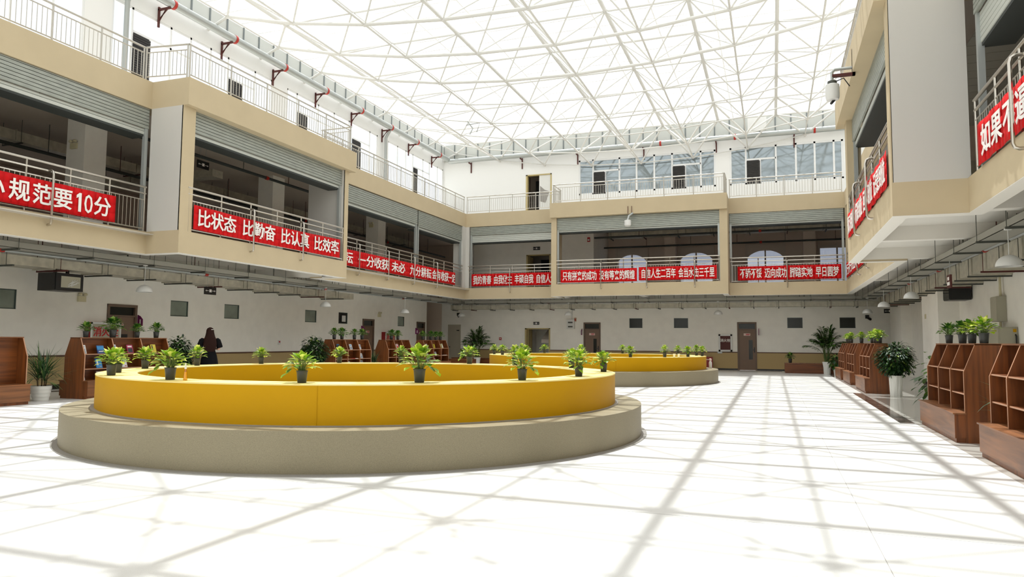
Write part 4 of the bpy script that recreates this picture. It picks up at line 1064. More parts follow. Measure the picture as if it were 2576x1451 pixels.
def pothos(seed, lm, spread=1.0, trail=0, tall=1.0):
    rnd = random.Random(seed)
    t = thing('potted_pothos', 'x', 'potted plant', (0, 0, 0))
    MB().lathe([(.041, 0), (.045, .004), (.055, .115), (.059, .117), (.059, .127), (.053, .127), (.05, .11)], (0, 0, 0), 20).build('pot', 'pot', t, True)
    MB().lathe([(.0, .108), (.05, .108), (.05, .104)], (0, 0, 0), 16, cap=False).build('soil', 'soil', t)
    fm = MB(); sm = MB()
    for i in range(62):
        a = i * 2.39996 + rnd.uniform(-.3, .3); q = (i / 62) ** .75
        el = (1.4 - 1.15 * q) + rnd.uniform(-.15, .15)
        r = (.015 + .085 * q) * spread; z = (.155 + .1 * (1 - q * q) * tall + rnd.uniform(-.025, .02))
        b0 = Vector((r * math.cos(a), r * math.sin(a), z))
        sm.tube([(.02 * math.cos(a), .02 * math.sin(a), .105), b0 * .6 + Vector((0, 0, .055)), b0], .0018, 4, cap=False)
        d = Vector((math.cos(a) * math.cos(el), math.sin(a) * math.cos(el), math.sin(el)))
        L = rnd.uniform(.07, .1) * (0.85 + .3 * q) * spread
        leaf(fm, b0, d, L, L * rnd.uniform(.58, .76), rnd.uniform(.4, .95), .22)
    for k in range(trail):
        a = rnd.uniform(0, 2 * PI); p = Vector((.06 * math.cos(a), .06 * math.sin(a), .13)); pts = [p]
        for j in range(3):
            p = p + Vector((.028 * math.cos(a), .028 * math.sin(a), .02 - .03 * j)); pts.append(p)
            leaf(fm, p, (math.cos(a + (-1) ** j * .8), math.sin(a + (-1) ** j * .8), -.1), .1, .055, .8)
        sm.tube(pts, .002, 4, cap=False)
    sm.build('stems', 'stem', t); fm.build('foliage', lm, t)
    return t
BRIGHT = [pothos(11, 'pothos'), pothos(12, 'pothos', 1.06, 1), pothos(13, 'pothos', .95, 0, 1.3), pothos(14, 'pothos', 1.12, 1, 1.25)]
DARKP = [pothos(21, 'pothos_dark'), pothos(22, 'pothos_dark', 1.15, 1), pothos(23, 'pothos_dark', .95)]
used = set()
def put(src, x, y, z, label, group, sc=1.0, rz=None):
    o = src if src.name not in used else copy_tree(src)
    used.add(src.name)
    o.location = (x, y, z); o.scale = (sc, sc, sc); o.rotation_euler = (0, 0, random.uniform(0, 6.28) if rz is None else rz)
    o['label'] = label; o['category'] = 'potted plant'; o['group'] = group
    return o
G1 = 'pothos pots on the near yellow ring'
P1 = [(-8.2, 7.08, 0, 1.12, 'potted pothos at the left end of the near yellow ring, in front of another'),
      (-8.77, 7.68, 2, 1.0, 'potted pothos half hidden behind the leftmost pot on the near yellow ring'),
      (-9.57, 8.89, 0, 1.1, 'potted pothos on the near ring in front of the nearer left bookcase'),
      (-6.75, 6.64, 1, 1.15, 'potted pothos beside the yellow spray bottle on the near ring'),
      (-9.9, 10.35, 2, 1.05, 'potted pothos on the near ring just left of the woman in black'),
      (-9.6, 11.73, 0, 1.0, 'potted pothos on the near ring against the beige dado right of the woman'),
      (-5.02, 6.83, 1, 1.1, 'potted pothos on the front edge of the near ring, left of the front centre'),
      (-8.67, 13.07, 0, 1.05, 'potted pothos on the near ring before the second left bookcase'),
      (-7.57, 13.76, 2, 1.05, 'potted pothos on the near ring before the third left bookcase'),
      (-3.87, 7.48, 3, 1.25, 'largest potted pothos, with trailing leaves, on the front rim of the near ring'),
      (-6.07, 14.02, 1, 1.2, 'potted pothos on the near ring in front of the far left palm'),
      (-4.97, 13.81, 2, 1.15, 'potted pothos on the far rim of the near ring, behind the pale-leaf pot'),
      (-2.97, 8.53, 3, 1.1, 'potted pothos with a pale hanging leaf on the right front rim of the near ring'),
      (-3.51, 12.86, 0, 1.1, 'potted pothos hidden behind another at the right rim of the near ring'),
      (-2.57, 9.8, 3, 1.1, 'bushy potted pothos in front of another at the right rim of the near ring'),
      (-2.6, 11.5, 1, 1.05, 'rightmost potted pothos on the near yellow ring')]
for x, y, k, s, lab in P1: put(BRIGHT[k], x, y, 0.91, lab, G1, s)
G2 = 'pothos pots on the far yellow ring'
P2 = [(-9.68, 24.65, 'leftmost potted pothos on the far yellow ring'), (-8.95, 23.58, 'second potted pothos from the left on the far yellow ring'),
      (-9.58, 27.46, 'potted pothos on the far ring peeping out behind the third one from the left'), (-7.79, 22.7, 'potted pothos on the far ring left of the open doorway'),
      (-8.94, 28.48, 'potted pothos on the far ring in front of the open doorway'), (-5.79, 22.35, 'potted pothos on the far ring just before the narrow-paned brown door'),
      (-5.91, 29.72, 'potted pothos on the back rim of the far ring, right of the narrow-paned door'), (-4.29, 22.84, 'potted pothos on the front rim of the far ring below the two dark windows'),
      (-3.32, 23.67, 'potted pothos on the far ring left of the two white paper cups'), (-3.5, 28.59, 'potted pothos on the back rim of the far ring above the paper cups'),
      (-2.7, 24.76, 'potted pothos on the far ring right of the two white paper cups'), (-2.66, 27.19, 'potted pothos on the far ring behind the last one at the right end'),
      (-2.38, 26.37, 'rightmost potted pothos on the far yellow ring')]
for i, (x, y, lab) in enumerate(P2): put(BRIGHT[i % 3], x, y, 0.91, lab, G2, 1.12)

# ================================================================== bookcases
def bookcase(L, shelves=True, back=True):
    t = thing('bookcase', 'x', 'bookcase', (0, 0, 0))
    hexp = [(-.31, 0), (.31, 0), (.31, 1.0), (.155, 1.4), (-.155, 1.4), (-.31, 1.0)]
    for y in (0.0, L - .022): MB().prism(hexp, 1, y, y + .022).build('end_panel', 'wood_v', t)
    for y in (0.0, L - .022):   # pale banded edges of the end panels
        e = MB()
        for s in (-1, 1): e.prism([(s * .31, .42), (s * .314, .42), (s * .314, 1.0), (s * .158, 1.402), (s * .155, 1.4), (s * .31, 1.0)], 1, y, y + .022)
        e.build('edge_band', 'wood_edge', t)
    box(-.165, .165, 0, L, 1.39, 1.412).build('top_board', 'wood_seat', t)
    box(-.012, .012, .022, L - .022, .06, 1.39).build('back_panel', 'wood_h', t)
    b = L / 3
    if shelves:
        for k in (1, 2):
            for s in (-1, 1):
                MB().prism([(s * .012, .42), (s * .308, .42), (s * .308, 1.0), (s * .155, 1.39), (s * .012, 1.39)], 1, b * k - .011, b * k + .011).build('divider', 'wood_v', t)
                MB().prism([(s * .308, .42), (s * .313, .42), (s * .313, 1.0), (s * .16, 1.39), (s * .155, 1.39), (s * .308, 1.0)], 1, b * k - .011, b * k + .011).build('edge_band', 'wood_edge', t)
        for k in range(3):
            for s in (-1, 1):
                for z in (.69, 1.03):
                    lo, hi = sorted((s * .012, s * .29))
                    o = box(lo, hi, b * k + .02, b * (k + 1) - .02, z - .018, z).build('shelf', 'wood_h', t)
                    lo, hi = sorted((s * .29, s * .295))
                    box(lo, hi, b * k + .02, b * (k + 1) - .02, z - .018, z).build('shelf_edge', 'wood_edge', o)
    for s in (-1, 1):
        lo, hi = sorted((s * .30, s * .445))
        o = MB().box(lo, hi, .01, L - .01, .06, .4).build('bench_box', 'wood_seat', t)
        lo2, hi2 = sorted((s * .30, s * .425)); box(lo2, hi2, .02, L - .02, 0, .06).build('toe_kick', 'wood_v', o)
        for y in (0.004, L - .01): box(lo, hi, y, y + .006, .06, .4).build('bench_end', 'wood_v', o)
        lo, hi = sorted((s * .30, s * .465)); box(lo, hi, -.012, L + .012, .4, .42).build('bench_seat', 'wood_seat', o)
    box(-.3, .3, .03, L - .03, .38, .42).build('base_shelf', 'wood_seat', t)
    return t
CASES = {}
def case(key, L, x, y, rz, label, shelves=True):
    t = bookcase(L, shelves); t.location = (x, y, 0); t.rotation_euler = (0, 0, rz); t['label'] = label; t['group'] = 'walnut bookcases with bench seats'
    CASES[key] = (Vector((x, y, 0)), rz, L); return t
LX, RX = -15.17, 2.865
case('A', 2.5, LX, 12.1, 0, 'walnut bookcase with bench seat nearest on the left, four pots on top')
case('Z', 3.2, LX, 7.57, 0, 'walnut settle with plain slatted back cut off by the left edge of the photo', False)
case('L2', 2.45, LX, 22.15, 0, 'second walnut bookcase on the left, right of the dark bush')
case('L3', 2.05, LX, 25.93, 0, 'third walnut bookcase on the left, shorter, two pots on top')
case('L4', 2.45, LX, 29.3, 0, 'farthest walnut bookcase on the left')
case('B', 2.57, RX, 14.42, PI, 'walnut bookcase on the right with four potted plants on top')
case('C', 2.1, RX, 10.56, PI, 'walnut bookcase cut off by the right edge of the photo')
case('D', 2.46, RX, 24.95, PI, 'walnut bookcase behind the big white pot on the right')
case('E', 2.46, RX, 29.15, PI, 'second walnut bookcase of the right far row')
case('F', 2.46, RX, 32.7, PI, 'farthest walnut bookcase on the right, beside the palm')
# ---- books
def book(w, h, d, c1, c2, c3, style):
    t = thing('book', 'x', 'book', (0, 0, 0))
    box(-d / 2, d / 2, -w / 2, w / 2, 0, h).build('cover', mat('book_cover', c1, .4), t)
    box(-d / 2 + .002, d / 2 - .002, -w / 2 + .004, w / 2 + .001, .003, h + .001).build('page_block', 'paper', t)
    q = d / 2 + .0012
    m2 = mat('cover_print', c2, .4); m3 = mat('cover_title', c3, .4)
    if style == 0: box(d / 2, q, -w / 2 + .004, w / 2 - .004, h * .45, h * .92).build('cover_picture', m2, t); box(d / 2, q, -w * .3, w * .3, h * .2, h * .3).build('cover_title', m3, t)
    elif style == 1: box(d / 2, q, -w * .35, w * .35, h * .72, h * .88).build('cover_title', m3, t); box(d / 2, q, -w * .4, w * .4, h * .08, h * .6).build('cover_picture', m2, t)
    else: box(d / 2, q, -w * .34, -w * .12, h * .3, h * .92).build('cover_title', m3, t); box(d / 2, q, w * .05, w * .35, h * .1, h * .2).build('cover_picture', m2, t)
    return t
WHT, BLU, NVY, RED, YEL, BLK, MAG, GRY = (228, 228, 226), (40, 130, 190), (24, 60, 120), (190, 36, 44), (206, 190, 50), (36, 34, 38), (170, 30, 84), (150, 158, 170)
bookrnd = random.Random(5)
def putbook(key, y, lev, w, h, cs, style, label, side=1, flat=False):
    pos, rz, L = CASES[key]
    t = book(w, h, .016, *cs, style)
    z = {0: 1.03, 1: .69, 2: .42}[lev]
    Mx = Matrix.Translation(pos) @ Matrix.Rotation(rz, 4, 'Z')
    if flat: loc = Mx @ Matrix.Translation((side * .17, y, z + .01)) @ Matrix.Rotation(PI / 2, 4, 'Y') @ Matrix.Rotation(.1, 4, 'X')
    else: loc = Mx @ Matrix.Translation((side * (.17 if lev == 0 else .2), y, z + .002)) @ (Matrix.Identity(4) if side > 0 else Matrix.Rotation(PI, 4, 'Z')) @ Matrix.Rotation(-.33, 4, 'Y')
    t.matrix_world = loc; t.location = loc.translation; t.rotation_euler = loc.to_euler()
    t['label'] = label; t['group'] = 'books on the shelves'
for a in [('A', .09, 0, .15, .21, (WHT, GRY, GRY), 1, 'white book at the left end of the top shelf, nearest left bookcase'),
          ('A', .55, 0, .19, .2, (NVY, BLU, WHT), 0, 'blue and white picture book on the top shelf of the nearest left bookcase'),
          ('A', .92, 0, .13, .22, (WHT, GRY, BLU), 1, 'pale book with a blue band just right of the first divider'),
          ('A', 1.38, 0, .17, .21, (MAG, BLK, WHT), 1, 'magenta and black book on the top shelf, middle bay of the nearest left bookcase'),
          ('A', 1.72, 0, .12, .21, (BLK, GRY, WHT), 1, 'black and white book just right of the second divider, top shelf'),
          ('A', 2.1, 0, .15, .22, (YEL, YEL, BLK), 2, 'yellow book with a dark vertical title on the top shelf'),
          ('A', .5, 1, .16, .23, (BLU, GRY, WHT), 2, 'light blue book on the middle shelf behind the ring pots'),
          ('A', 1.2, 1, .15, .22, (WHT, RED, GRY), 2, 'white book with a red corner on the middle shelf'),
          ('A', .08, 2, .1, .2, (WHT, GRY, GRY), 1, 'white book on the bench level at the near end of the left bookcase'),
          ('A', .55, 2, .17, .2, (WHT, GRY, GRY), 1, 'white book on the bench level, mostly hidden by the yellow ring'),
          ('L2', .05, 0, .1, .2, (WHT, GRY, GRY), 1, 'white book at the near end of the second left bookcase, top shelf'),
          ('L2', .43, 0, .15, .21, (BLU, BLK, WHT), 0, 'blue and black book in the first bay of the second left bookcase'),
          ('L2', 1.25, 0, .16, .21, (WHT, GRY, BLU), 1, 'pale blue book in the middle bay of the second left bookcase'),
          ('L2', 1.86, 0, .16, .2, (WHT, GRY, BLU), 0, 'grey-white book in the last bay, top shelf of the second left bookcase'),
          ('L2', 1.95, 1, .15, .2, (WHT, GRY, GRY), 1, 'white book in the last bay, middle shelf of the second left bookcase'),
          ('L2', 1.1, 2, .16, .18, (WHT, YEL, GRY), 1, 'cream book low in the middle bay of the second left bookcase'),
          ('L2', 2.0, 2, .16, .2, (WHT, GRY, BLK), 0, 'grey book low in the last bay of the second left bookcase'),
          ('L3', 1.05, 0, .17, .21, (WHT, RED, RED), 1, 'white and red book alone in the third left bookcase'),
          ('L4', .42, 0, .15, .21, (WHT, YEL, GRY), 1, 'cream book in the first bay of the farthest left bookcase'),
          ('L4', 1.2, 0, .15, .2, (YEL, RED, BLK), 2, 'bright yellow book in the middle bay of the farthest left bookcase'),
          ('L4', 1.85, 0, .14, .21, ((214, 210, 150), YEL, WHT), 1, 'left of two cream-yellow books in the last bay of the farthest left bookcase'),
          ('L4', 2.08, 0, .14, .22, ((210, 204, 140), WHT, GRY), 1, 'right of two cream-yellow books in the last bay of the farthest left bookcase'),
          ('L4', .45, 1, .15, .2, (WHT, BLK, GRY), 0, 'white book on the middle shelf, first bay of the farthest left bookcase'),
          ('L4', 1.3, 1, .16, .18, (WHT, GRY, RED), 0, 'white book on the middle shelf, middle bay of the farthest left bookcase'),
          ('L4', .45, 2, .15, .2, (WHT, GRY, BLU), 1, 'white book low in the first bay of the farthest left bookcase'),
          ('L4', 1.2, 2, .15, .18, (RED, WHT, WHT), 1, 'red book low in the middle bay of the farthest left bookcase'),
          ('B', 2.45, 0, .14, .2, (WHT, GRY, MAG), 1, 'white book leaning at the near end of the right bookcase, top shelf'),
          ('B', 2.45, 2, .12, .14, (YEL, WHT, WHT), 1, 'small yellowish book on the bench at the near end of the right bookcase'),
          ('C', 1.25, 0, .15, .2, (BLU, WHT, WHT), 0, 'turquoise book at the right edge of the photo')]:
    putbook(*a)
putbook('L2', 1.3, 1, .16, .22, (RED, WHT, WHT), 1, 'pinkish books lying flat on the middle shelf of the second left bookcase', flat=True)
putbook('L4', 2.05, 1, .15, .2, (WHT, GRY, RED), 1, 'white book lying flat on the middle shelf of the farthest left bookcase', flat=True)
# ---- pots on the bookcases
for i, (y, lab) in enumerate([(12.36, 'first pot from the left on the nearest left bookcase'), (13.09, 'wide-spreading pothos, second on the nearest left bookcase, before the brown door'), (13.8, 'third pot on the nearest left bookcase, at the door edge'), (14.4, 'fourth pot on the nearest left bookcase, at its right end')]):
    put(DARKP[(0, 1, 2, 0)[i]], LX, y, 1.412, lab, 'dark green pothos pots on the left bookcases', (1.15, 1.5, 1.15, 1.25)[i])
for i, (y, lab) in enumerate([(22.5, 'first pot on the second left bookcase'), (23.0, 'second pot on the second left bookcase, tallest there'), (23.85, 'third pot on the second left bookcase'), (24.4, 'last pot on the second left bookcase, before a brown door'), (26.7, 'left pot on the third left bookcase, before a red cabinet'), (27.25, 'right pot on the third left bookcase'),
                              (29.6, 'leftmost pot on the farthest left bookcase, set apart'), (30.4, 'second pot on the farthest left bookcase'), (30.95, 'third pot on the farthest left bookcase'), (31.45, 'last pot on the farthest left bookcase')]):
    put(DARKP[i % 3], LX, y, 1.412, lab, 'dark green pothos pots on the left bookcases', 1.3)
for i, (y, lab) in enumerate([(14.1, 'leftmost of four pots on the right bookcase'), (13.18, 'second from left of four pots on the right bookcase'), (12.6, 'third from left of four pots on the right bookcase, yellowing leaves'), (11.95, 'rightmost and fullest of four pots on the right bookcase')]):
    put((DARKP[0], DARKP[2], BRIGHT[1], BRIGHT[0])[i], RX - .02, y, 1.412, lab, 'pothos pots on the right bookcases', (1.1, 1.15, 1.12, 1.2)[i])
for i, (y, lab) in enumerate([(32.0, 'leftmost pot on the farthest right bookcase'), (31.3, 'second pot on the farthest right bookcase'), (30.6, 'third pot on the farthest right bookcase'), (27.2, 'single pot on the middle bookcase of the right far row'),
                              (24.3, 'first of four pots on the bookcase behind the white pot, right'), (23.7, 'second of four pots on the bookcase behind the white pot, right'), (23.1, 'third of four pots on the bookcase behind the white pot, right'), (22.75, 'last of four pots on the bookcase behind the white pot, right')]):
    put(BRIGHT[i % 3], RX, y, 1.412, lab, 'pothos pots on the right bookcases', 1.2)
# benches at the back
def bench(label, x0, x1, y0, y1):
    t = thing('wooden_bench', label, 'bench', ((x0 + x1) / 2, (y0 + y1) / 2, 0))
    box(x0, x1, y0, y1, .05, .45).build('bench_box', 'wood_h2', t); box(x0 - .01, x1 + .01, y0 - .015, y1, .45, .475).build('bench_seat', 'wood_seat', t)
    box(x0 + .02, x1 - .02, y0 + .03, y1, 0, .05).build('toe_kick', 'wood_v', t)
M['wood_h2'] = woodmat('walnut_long', (0.8, 9, 16))
bench('long walnut bench box along the back wall under a small pot, right', .5, 2.95, 35.75, 36.2)
bench('walnut bench box behind the far left palm', -16.6, -11.2, 35.85, 36.3)
bench('walnut bench box at the foot of the farthest left bookcase', -15.9, -14.2, 33.2, 33.65)
put(DARKP[0], .75, 35.95, .475, 'small pothos alone on the back wall bench', 'small pots at the back', 1.5)
put(DARKP[2], -16.0, 36.05, .475, 'small dark plant on the bench before the grey service door', 'small pots at the back', 1.5)

# ================================================================== big plants
def palm(label, x, y, h, facet, seed, spread, stems, zf):
    rnd = random.Random(seed); t = thing('potted_palm', label, 'potted palm', (x, y, 0))
    star = (lambda j, k: 1.0 if (j + k) % 2 == 0 else .93) if facet else None
    MB().lathe([(.145, 0), (.165, .3), (.195, h), (.18, h), (.17, h - .05)], (x, y, 0), 12 if facet else 24, star=star).build('pot', 'potwhite', t, not facet)
    MB().lathe([(0, h - .05), (.17, h - .05), (.17, h - .06)], (x, y, 0), 16, cap=False).build('soil', 'soil', t)
    sm = MB(); fm = MB()
    for i in range(stems):
        a = i * 2.39996 + rnd.uniform(-.3, .3); q = i / stems
        b0 = Vector((x + .09 * math.cos(a), y + .09 * math.sin(a), h - .05))
        lean = (.12 + .75 * q) * spread; H = zf * (1.0 - .28 * q) + rnd.uniform(-.08, .08)
        pts = []
        for k in range(11):
            u = k / 10
            out = lean * (u ** 1.8) * 1.0
            zz = h + (H - h) * (1.55 * u - .62 * u * u * (1 + .35 * q)) / .93 if True else 0
            pts.append(b0 + Vector((math.cos(a) * out, math.sin(a) * out, zz - h)))
        sm.tube(pts[:5], .011, 5, r2=.006, cap=False); fm_t = pts[4:]
        sm.tube(fm_t, .005, 4, r2=.002, cap=False)
        for k in range(4, 10):
            for m in range(5):
                u = m / 5; p = pts[k].lerp(pts[k + 1], u); d = (pts[k + 1] - pts[k]).normalized()
                sd = d.cross(Vector((0, 0, 1))).normalized(); f = 1 - abs((k + u - 6.5) / 5.5) * .5
                for s in (-1, 1):
                    leaf(fm, p, (d * .75 + sd * s * .8 + Vector((0, 0, rnd.uniform(-.05, .25)))), .3 * f * spread + .05, .04, rnd.uniform(.5, 1.0), .1, 3)
    sm.build('stems', 'stem', t); fm.build('fronds', 'palm', t)
palm('tall areca palm in a faceted white pot before the back wall, right', 2.28, 35.3, .56, True, 5, 1.0, 32, 2.2)
palm('tall areca palm in a round white pot at the far left corner', -14.85, 35.3, .52, False, 8, .95, 30, 2.1)
def bushy(label, x, y, pot, zc, R, rz, n, lm, seed, size=.1, trunk=True, name='potted_ficus'):
    rnd = random.Random(seed); t = thing(name, label, 'potted shrub', (x, y, 0))
    r0, r1, h, m, facet = pot
    star = (lambda j, k: 1.0 if (j + k) % 2 == 0 else .92) if facet else None
    MB().lathe([(r0, 0), (r1, h), (r1 * .93, h), (r1 * .88, h - .05)], (x, y, 0), 12 if facet else 24, star=star).build('pot', m, t, not facet)
    MB().lathe([(0, h - .05), (r1 * .88, h - .05), (r1 * .88, h - .06)], (x, y, 0), 16, cap=False).build('soil', 'soil', t)
    sm = MB(); fm = MB()
    for i in range(9):
        a = i * 2.4; top = Vector((x + .6 * R * math.cos(a) * (i / 9), y + .6 * R * math.sin(a) * (i / 9), zc + rz * .4 * (1 - i / 9)))
        sm.tube([(x + .03 * math.cos(a), y + .03 * math.sin(a), h - .06), ((x * 2 + top.x) / 3, (y * 2 + top.y) / 3, (h + zc) / 2), top], .012, 5, r2=.005, cap=False)
    for i in range(n):
        u = rnd.uniform(-1, 1); a = rnd.uniform(0, 2 * PI); q = rnd.uniform(.3, 1.03) ** .6; c = math.sqrt(1 - u * u)
        lump = 1 + .14 * math.sin(3 * a + seed) * math.cos(4 * u + seed)
        p = Vector((x + R * lump * q * c * math.cos(a), y + R * lump * q * c * math.sin(a), zc + rz * lump * q * u))
        d = Vector((c * math.cos(a) + rnd.uniform(-.4, .4), c * math.sin(a) + rnd.uniform(-.4, .4), u * .4 + rnd.uniform(-.5, .15)))
        L = size * rnd.uniform(.7, 1.25)
        leaf(fm, p, d, L, L * .45, rnd.uniform(.3, .9), .2, 3)
    sm.build('stems', 'bark', t); fm.build('foliage', lm, t)
bushy('round dark green ficus in a faceted white pot between the right bookcases', 3.08, 21.63, (.145, .185, .55, 'potwhite', True), .99, .45, .43, 1900, 'ficus', 3, .12)
bushy('dark green bush right of the nearest left bookcase, beside the woman', -15.05, 15.06, (.15, .18, .35, 'potwhite', False), .92, .36, .5, 1500, 'ficus', 4, .12)
bushy('dark green bush left of the second left bookcase', -15.13, 21.25, (.16, .2, .4, 'potwhite', False), .96, .44, .5, 1700, 'ficus', 6, .13)
bushy('leafy green plant half hidden behind the right bookcase, far end', 2.8, 15.15, (.12, .15, .35, 'potwhite', False), .8, .3, .5, 90, 'palm', 7, .2)
bushy('leafy green plant on the floor between palm and farthest right bookcase', 2.62, 34.4, (.12, .15, .3, 'potwhite', False), .68, .3, .3, 110, 'palm', 9, .24)
def straps(label, x, y, pot, n, zt, R, seed, m='drac', name='potted_dracaena', ribs=True):
    rnd = random.Random(seed); t = thing(name, label, 'potted plant', (x, y, 0)); r0, r1, h = pot
    prof = []
    for i in range(17):
        u = i / 16; prof.append((r0 + (r1 - r0) * u + (.006 * math.sin(u * 16 * PI / 2 * 1.0) if ribs else 0), h * u))
    MB().lathe(prof + [(r1 * .93, h), (r1 * .9, h - .04)], (x, y, 0), 28).build('pot', 'potwhite', t, True)
    MB().lathe([(0, h - .04), (r1 * .9, h - .04), (r1 * .9, h - .05)], (x, y, 0), 16, cap=False).build('soil', 'soil', t)
    fm = MB(); sm = MB()
    for c in range(5):
        a = c * 2.4; bx_, by_ = x + .08 * math.cos(a), y + .08 * math.sin(a); top = h + .1 + .22 * c / 5
        sm.tube([(bx_, by_, h - .05), (bx_ + .03 * math.cos(a), by_ + .03 * math.sin(a), top)], .014, 6)
        for i in range(n // 5):
            b_ = rnd.uniform(0, 2 * PI); el = rnd.uniform(.25, 1.45); L = (zt - h) * rnd.uniform(.55, 1.0)
            zz = rnd.uniform(h + .05, top + .15)
            leaf(fm, (bx_, by_, zz), (math.cos(b_) * math.cos(el) * R, math.sin(b_) * math.cos(el) * R, math.sin(el)), L * .85, .026, rnd.uniform(.3, 1.3), .15, 4)
    sm.build('stems', 'bark', t); fm.build('foliage', m, t)
straps('spiky dracaena in a ribbed white pot left of the nearest bookcase', -15.33, 11.45, (.155, .215, .33), 150, 1.28, 1.0, 2)
straps('grassy dracaena between the second and third left bookcases', -15.2, 25.3, (.14, .17, .3), 90, 1.05, 1.0, 5)
straps('dark grassy plant between the two nearest right bookcases', 3.0, 11.2, (.12, .15, .3), 60, 1.05, 1.0, 6)

# ================================================================== small things on the rings
t = thing('spray_bottle', 'clear bottle of yellow liquid with white pump on the near ring', 'bottle', (-6.48, 6.6, .91))
MB().lathe([(.0, 0), (.022, .002), (.024, .01), (.021, .05), (.016, .1), (.012, .13), (.011, .135)], (-6.48, 6.6, .91), 18).build('body', 'liquid', t, True)
MB().lathe([(.0, .004), (.02, .004), (.018, .05), (.013, .1), (.0, .1)], (-6.48, 6.6, .91), 16).build('liquid', mat('liquid_yellow', (240, 214, 20), .2), t, True)
MB().lathe([(.013, .135), (.013, .165), (.007, .167), (.007, .185), (.009, .187), (.009, .2), (.0, .2)], (-6.48, 6.6, .91), 14).build('pump_cap', 'plastic', t, True)
for x, y, lab in ((-3.06, 24.02, 'left of two white paper cups on the far yellow ring'), (-2.94, 24.23, 'right of two white paper cups on the far yellow ring')):
    tag(MB().lathe([(.0, .004), (.03, .0), (.042, .105), (.044, .107), (.04, .107), (.028, .006), (.0, .006)], (x, y, .91), 18, cap=False).build('paper_cup', 'paper', None, True), lab, 'paper cup', 'paper cups')
t = thing('water_bottle', 'pale bottle with a pink cap on the seat of the far ring, right end', 'bottle', (-2.18, 27.4, .455))
MB().lathe([(0, 0), (.05, .0), (.055, .02), (.055, .2), (.035, .25), (.025, .27)], (-2.18, 27.4, .455), 18).build('body', 'plastic', t, True)
MB().lathe([(.03, .27), (.045, .28), (.045, .34), (.02, .35), (0, .35)], (-2.18, 27.4, .455), 16).build('cap', 'pinkplate', t, True)

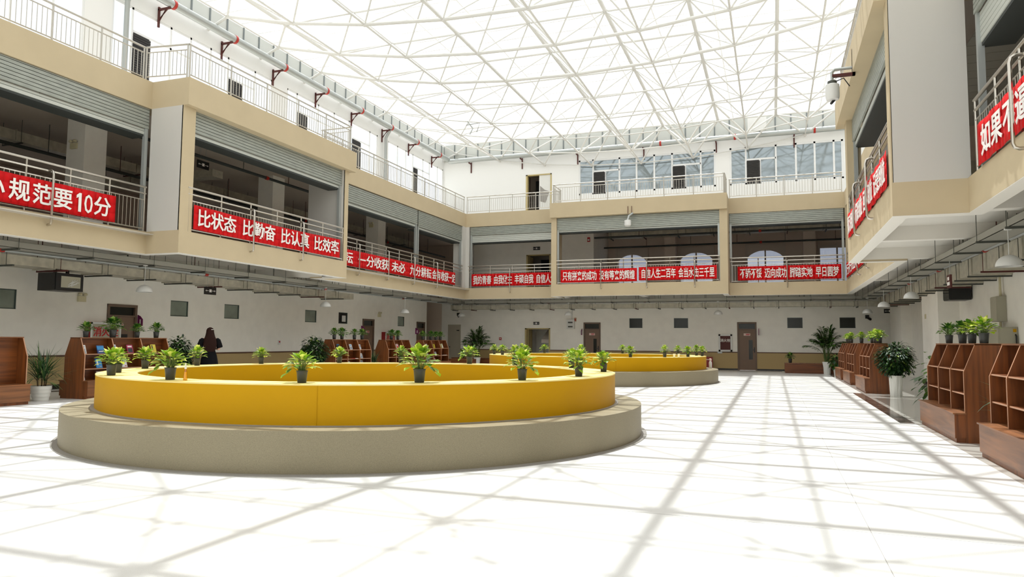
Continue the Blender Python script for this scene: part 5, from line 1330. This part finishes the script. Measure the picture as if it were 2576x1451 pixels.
# ================================================================== woman in black, seen from behind
def figure(x, y, face, H=1.64):
    t = thing('person', 'woman in a black dress with long brown hair, back turned, hands before her', 'person', (0, 0, 0))
    J = {'pel': (0, 0, .9), 'waist': (0, .01, 1.05), 'chest': (0, .0, 1.25), 'neckb': (0, .0, 1.37), 'neck': (0, .015, 1.43), 'head': (0, .05, 1.52), 'crown': (0, .05, 1.58)}
    rad = {'pel': .15, 'waist': .105, 'chest': .12, 'neckb': .06, 'neck': .047, 'head': .082, 'crown': .07}
    E = [('pel', 'waist'), ('waist', 'chest'), ('chest', 'neckb'), ('neckb', 'neck'), ('neck', 'head'), ('head', 'crown')]
    for s, n in ((-1, 'l'), (1, 'r')):
        P = {'hip': (s * .09, 0, .86), 'knee': (s * .1, .02, .47), 'ank': (s * .1, 0, .08), 'ball': (s * .11, .1, .03), 'toe': (s * .115, .17, .025),
             'sho': (s * .165, 0, 1.33), 'elb': (s * .235, -.01, 1.06), 'wri': (s * .09, .19, 1.1), 'palm': (s * .045, .23, 1.13)}
        Rr = {'hip': .085, 'knee': .055, 'ank': .035, 'ball': .036, 'toe': .024, 'sho': .052, 'elb': .037, 'wri': .024, 'palm': .03}
        for k in P: J[k + n] = P[k]; rad[k + n] = Rr[k]
        E += [('pel', 'hip' + n), ('hip' + n, 'knee' + n), ('knee' + n, 'ank' + n), ('ank' + n, 'ball' + n), ('ball' + n, 'toe' + n), ('chest', 'sho' + n), ('sho' + n, 'elb' + n), ('elb' + n, 'wri' + n), ('wri' + n, 'palm' + n)]
        fing = [((s * .02, .285, 1.17), (s * -.005, .275, 1.2)), ((s * .03, .295, 1.16), (s * -.003, .295, 1.19)), ((s * .04, .29, 1.145), (s * .005, .3, 1.17)), ((s * .05, .28, 1.13), (s * .015, .295, 1.15)), ((s * .035, .225, 1.175), (s * .015, .24, 1.2))]
        for i, (a, b_) in enumerate(fing):
            J['f%d%s' % (i, n)] = a; J['g%d%s' % (i, n)] = b_; rad['f%d%s' % (i, n)] = .0095; rad['g%d%s' % (i, n)] = .008
            E += [('palm' + n, 'f%d%s' % (i, n)), ('f%d%s' % (i, n), 'g%d%s' % (i, n))]
    names = list(J)
    me = bpy.data.meshes.new('body'); me.from_pydata([J[k] for k in names], [(names.index(a), names.index(b_)) for a, b_ in E], [])
    me.materials.append(M['skin']); o = bpy.data.objects.new('body', me); COL.objects.link(o); o.parent = t
    md = o.modifiers.new('skin', 'SKIN'); md.use_smooth_shade = True
    sv = me.skin_vertices[0].data
    for i, k in enumerate(names): sv[i].radius = (rad[k], rad[k] * (.78 if k in ('pel', 'waist', 'chest') else 1)); sv[i].use_root = (k == 'pel')
    sb = o.modifiers.new('smooth', 'SUBSURF'); sb.levels = 2; sb.render_levels = 2
    def loft(rows, n=28, wav=0):
        mb = MB()
        for cx_, cy_, z, a, b_ in rows:
            for j in range(n):
                q = 2 * PI * j / n; w = 1 + wav * math.sin(q * 7) * max(0, (1.0 - z))
                mb.v.append((cx_ + a * w * math.cos(q), cy_ + b_ * w * math.sin(q), z))
        for k in range(len(rows) - 1):
            for j in range(n):
                a = k * n + j; b_ = k * n + (j + 1) % n; mb.f.append((a, b_, b_ + n, a + n))
        return mb
    dr = loft([(0, .0, .3, .27, .24), (0, 0, .5, .25, .21), (0, 0, .75, .215, .18), (0, 0, .9, .185, .155), (0, .005, 1.0, .15, .125), (0, .005, 1.06, .135, .112), (0, .005, 1.15, .15, .12), (0, 0, 1.25, .175, .125), (0, 0, 1.33, .17, .1), (0, 0, 1.375, .1, .075), (0, .0, 1.395, .062, .058)], wav=.09)
    for s in (-1, 1):
        mb = [(s * .14, 0, 1.345), (s * .19, -.005, 1.3), (s * .225, -.01, 1.2), (s * .245, -.01, 1.12), (s * .248, -.005, 1.1)]
        rr = [.06, .068, .07, .074, .066]
        i0 = len(dr.v); n = 14
        for p, r_ in zip(mb, rr):
            for j in range(n): q = 2 * PI * j / n; dr.v.append((p[0] + r_ * math.cos(q), p[1] + r_ * math.sin(q), p[2] + s * .3 * r_ * math.cos(q)))
        for k in range(4):
            for j in range(n): a = i0 + k * n + j; b_ = i0 + k * n + (j + 1) % n; dr.f.append((a, b_, b_ + n, a + n))
    dr.build('dress', 'cloth', t, True)
    hr = loft([(0, -.1, 1.0, .11, .02), (0, -.115, 1.08, .15, .035), (0, -.1, 1.2, .168, .05), (0, -.07, 1.32, .15, .068), (0, -.025, 1.42, .118, .088), (0, .015, 1.5, .1, .105), (0, .035, 1.57, .093, .1), (0, .04, 1.615, .07, .075), (0, .04, 1.64, .03, .035), (0, .04, 1.645, .002, .002)], wav=.0)
    hr.build('hair', 'hair', t, True)
    ell = loft([(0, .075, 1.44, .03, .04), (0, .085, 1.47, .055, .06), (0, .085, 1.52, .068, .07), (0, .075, 1.57, .068, .072), (0, .065, 1.605, .045, .055)], 20)
    ell.build('face', 'skin', t, True)
    f = MB(); f.tube([(0, .155, 1.535), (0, .168, 1.505), (0, .155, 1.498)], .01, 6); f.build('nose', 'skin', t, True)
    e = MB()
    for s in (-1, 1): e.lathe([(0, -.006), (.012, 0), (0, .006)], (s * .028, .148, 1.54), 10, cap=False)
    e.box(-.02, .02, .138, .146, 1.476, 1.484); e.build('eyes_and_mouth', 'hair', t)
    MB().box(.02, .075, -.075, -.06, 1.575, 1.587).build('hair_clip', 'plastic', t)
    for s in (-1, 1): MB().lathe([(0, 0), (.045, 0), (.05, .03), (.04, .06), (0, .06)], (s * .112, .06, 0), 14, cap=False).build('shoe', 'blackbox', t, True)
    MB().box(-.035, .035, .265, .275, 1.13, 1.27).build('phone', 'blackbox', t)
    t.location = (x, y, 0); t.rotation_euler = (0, 0, face); t.scale = (H / 1.645,) * 3
    return t
figure(-14.62, 15.72, 0.8, 1.72)
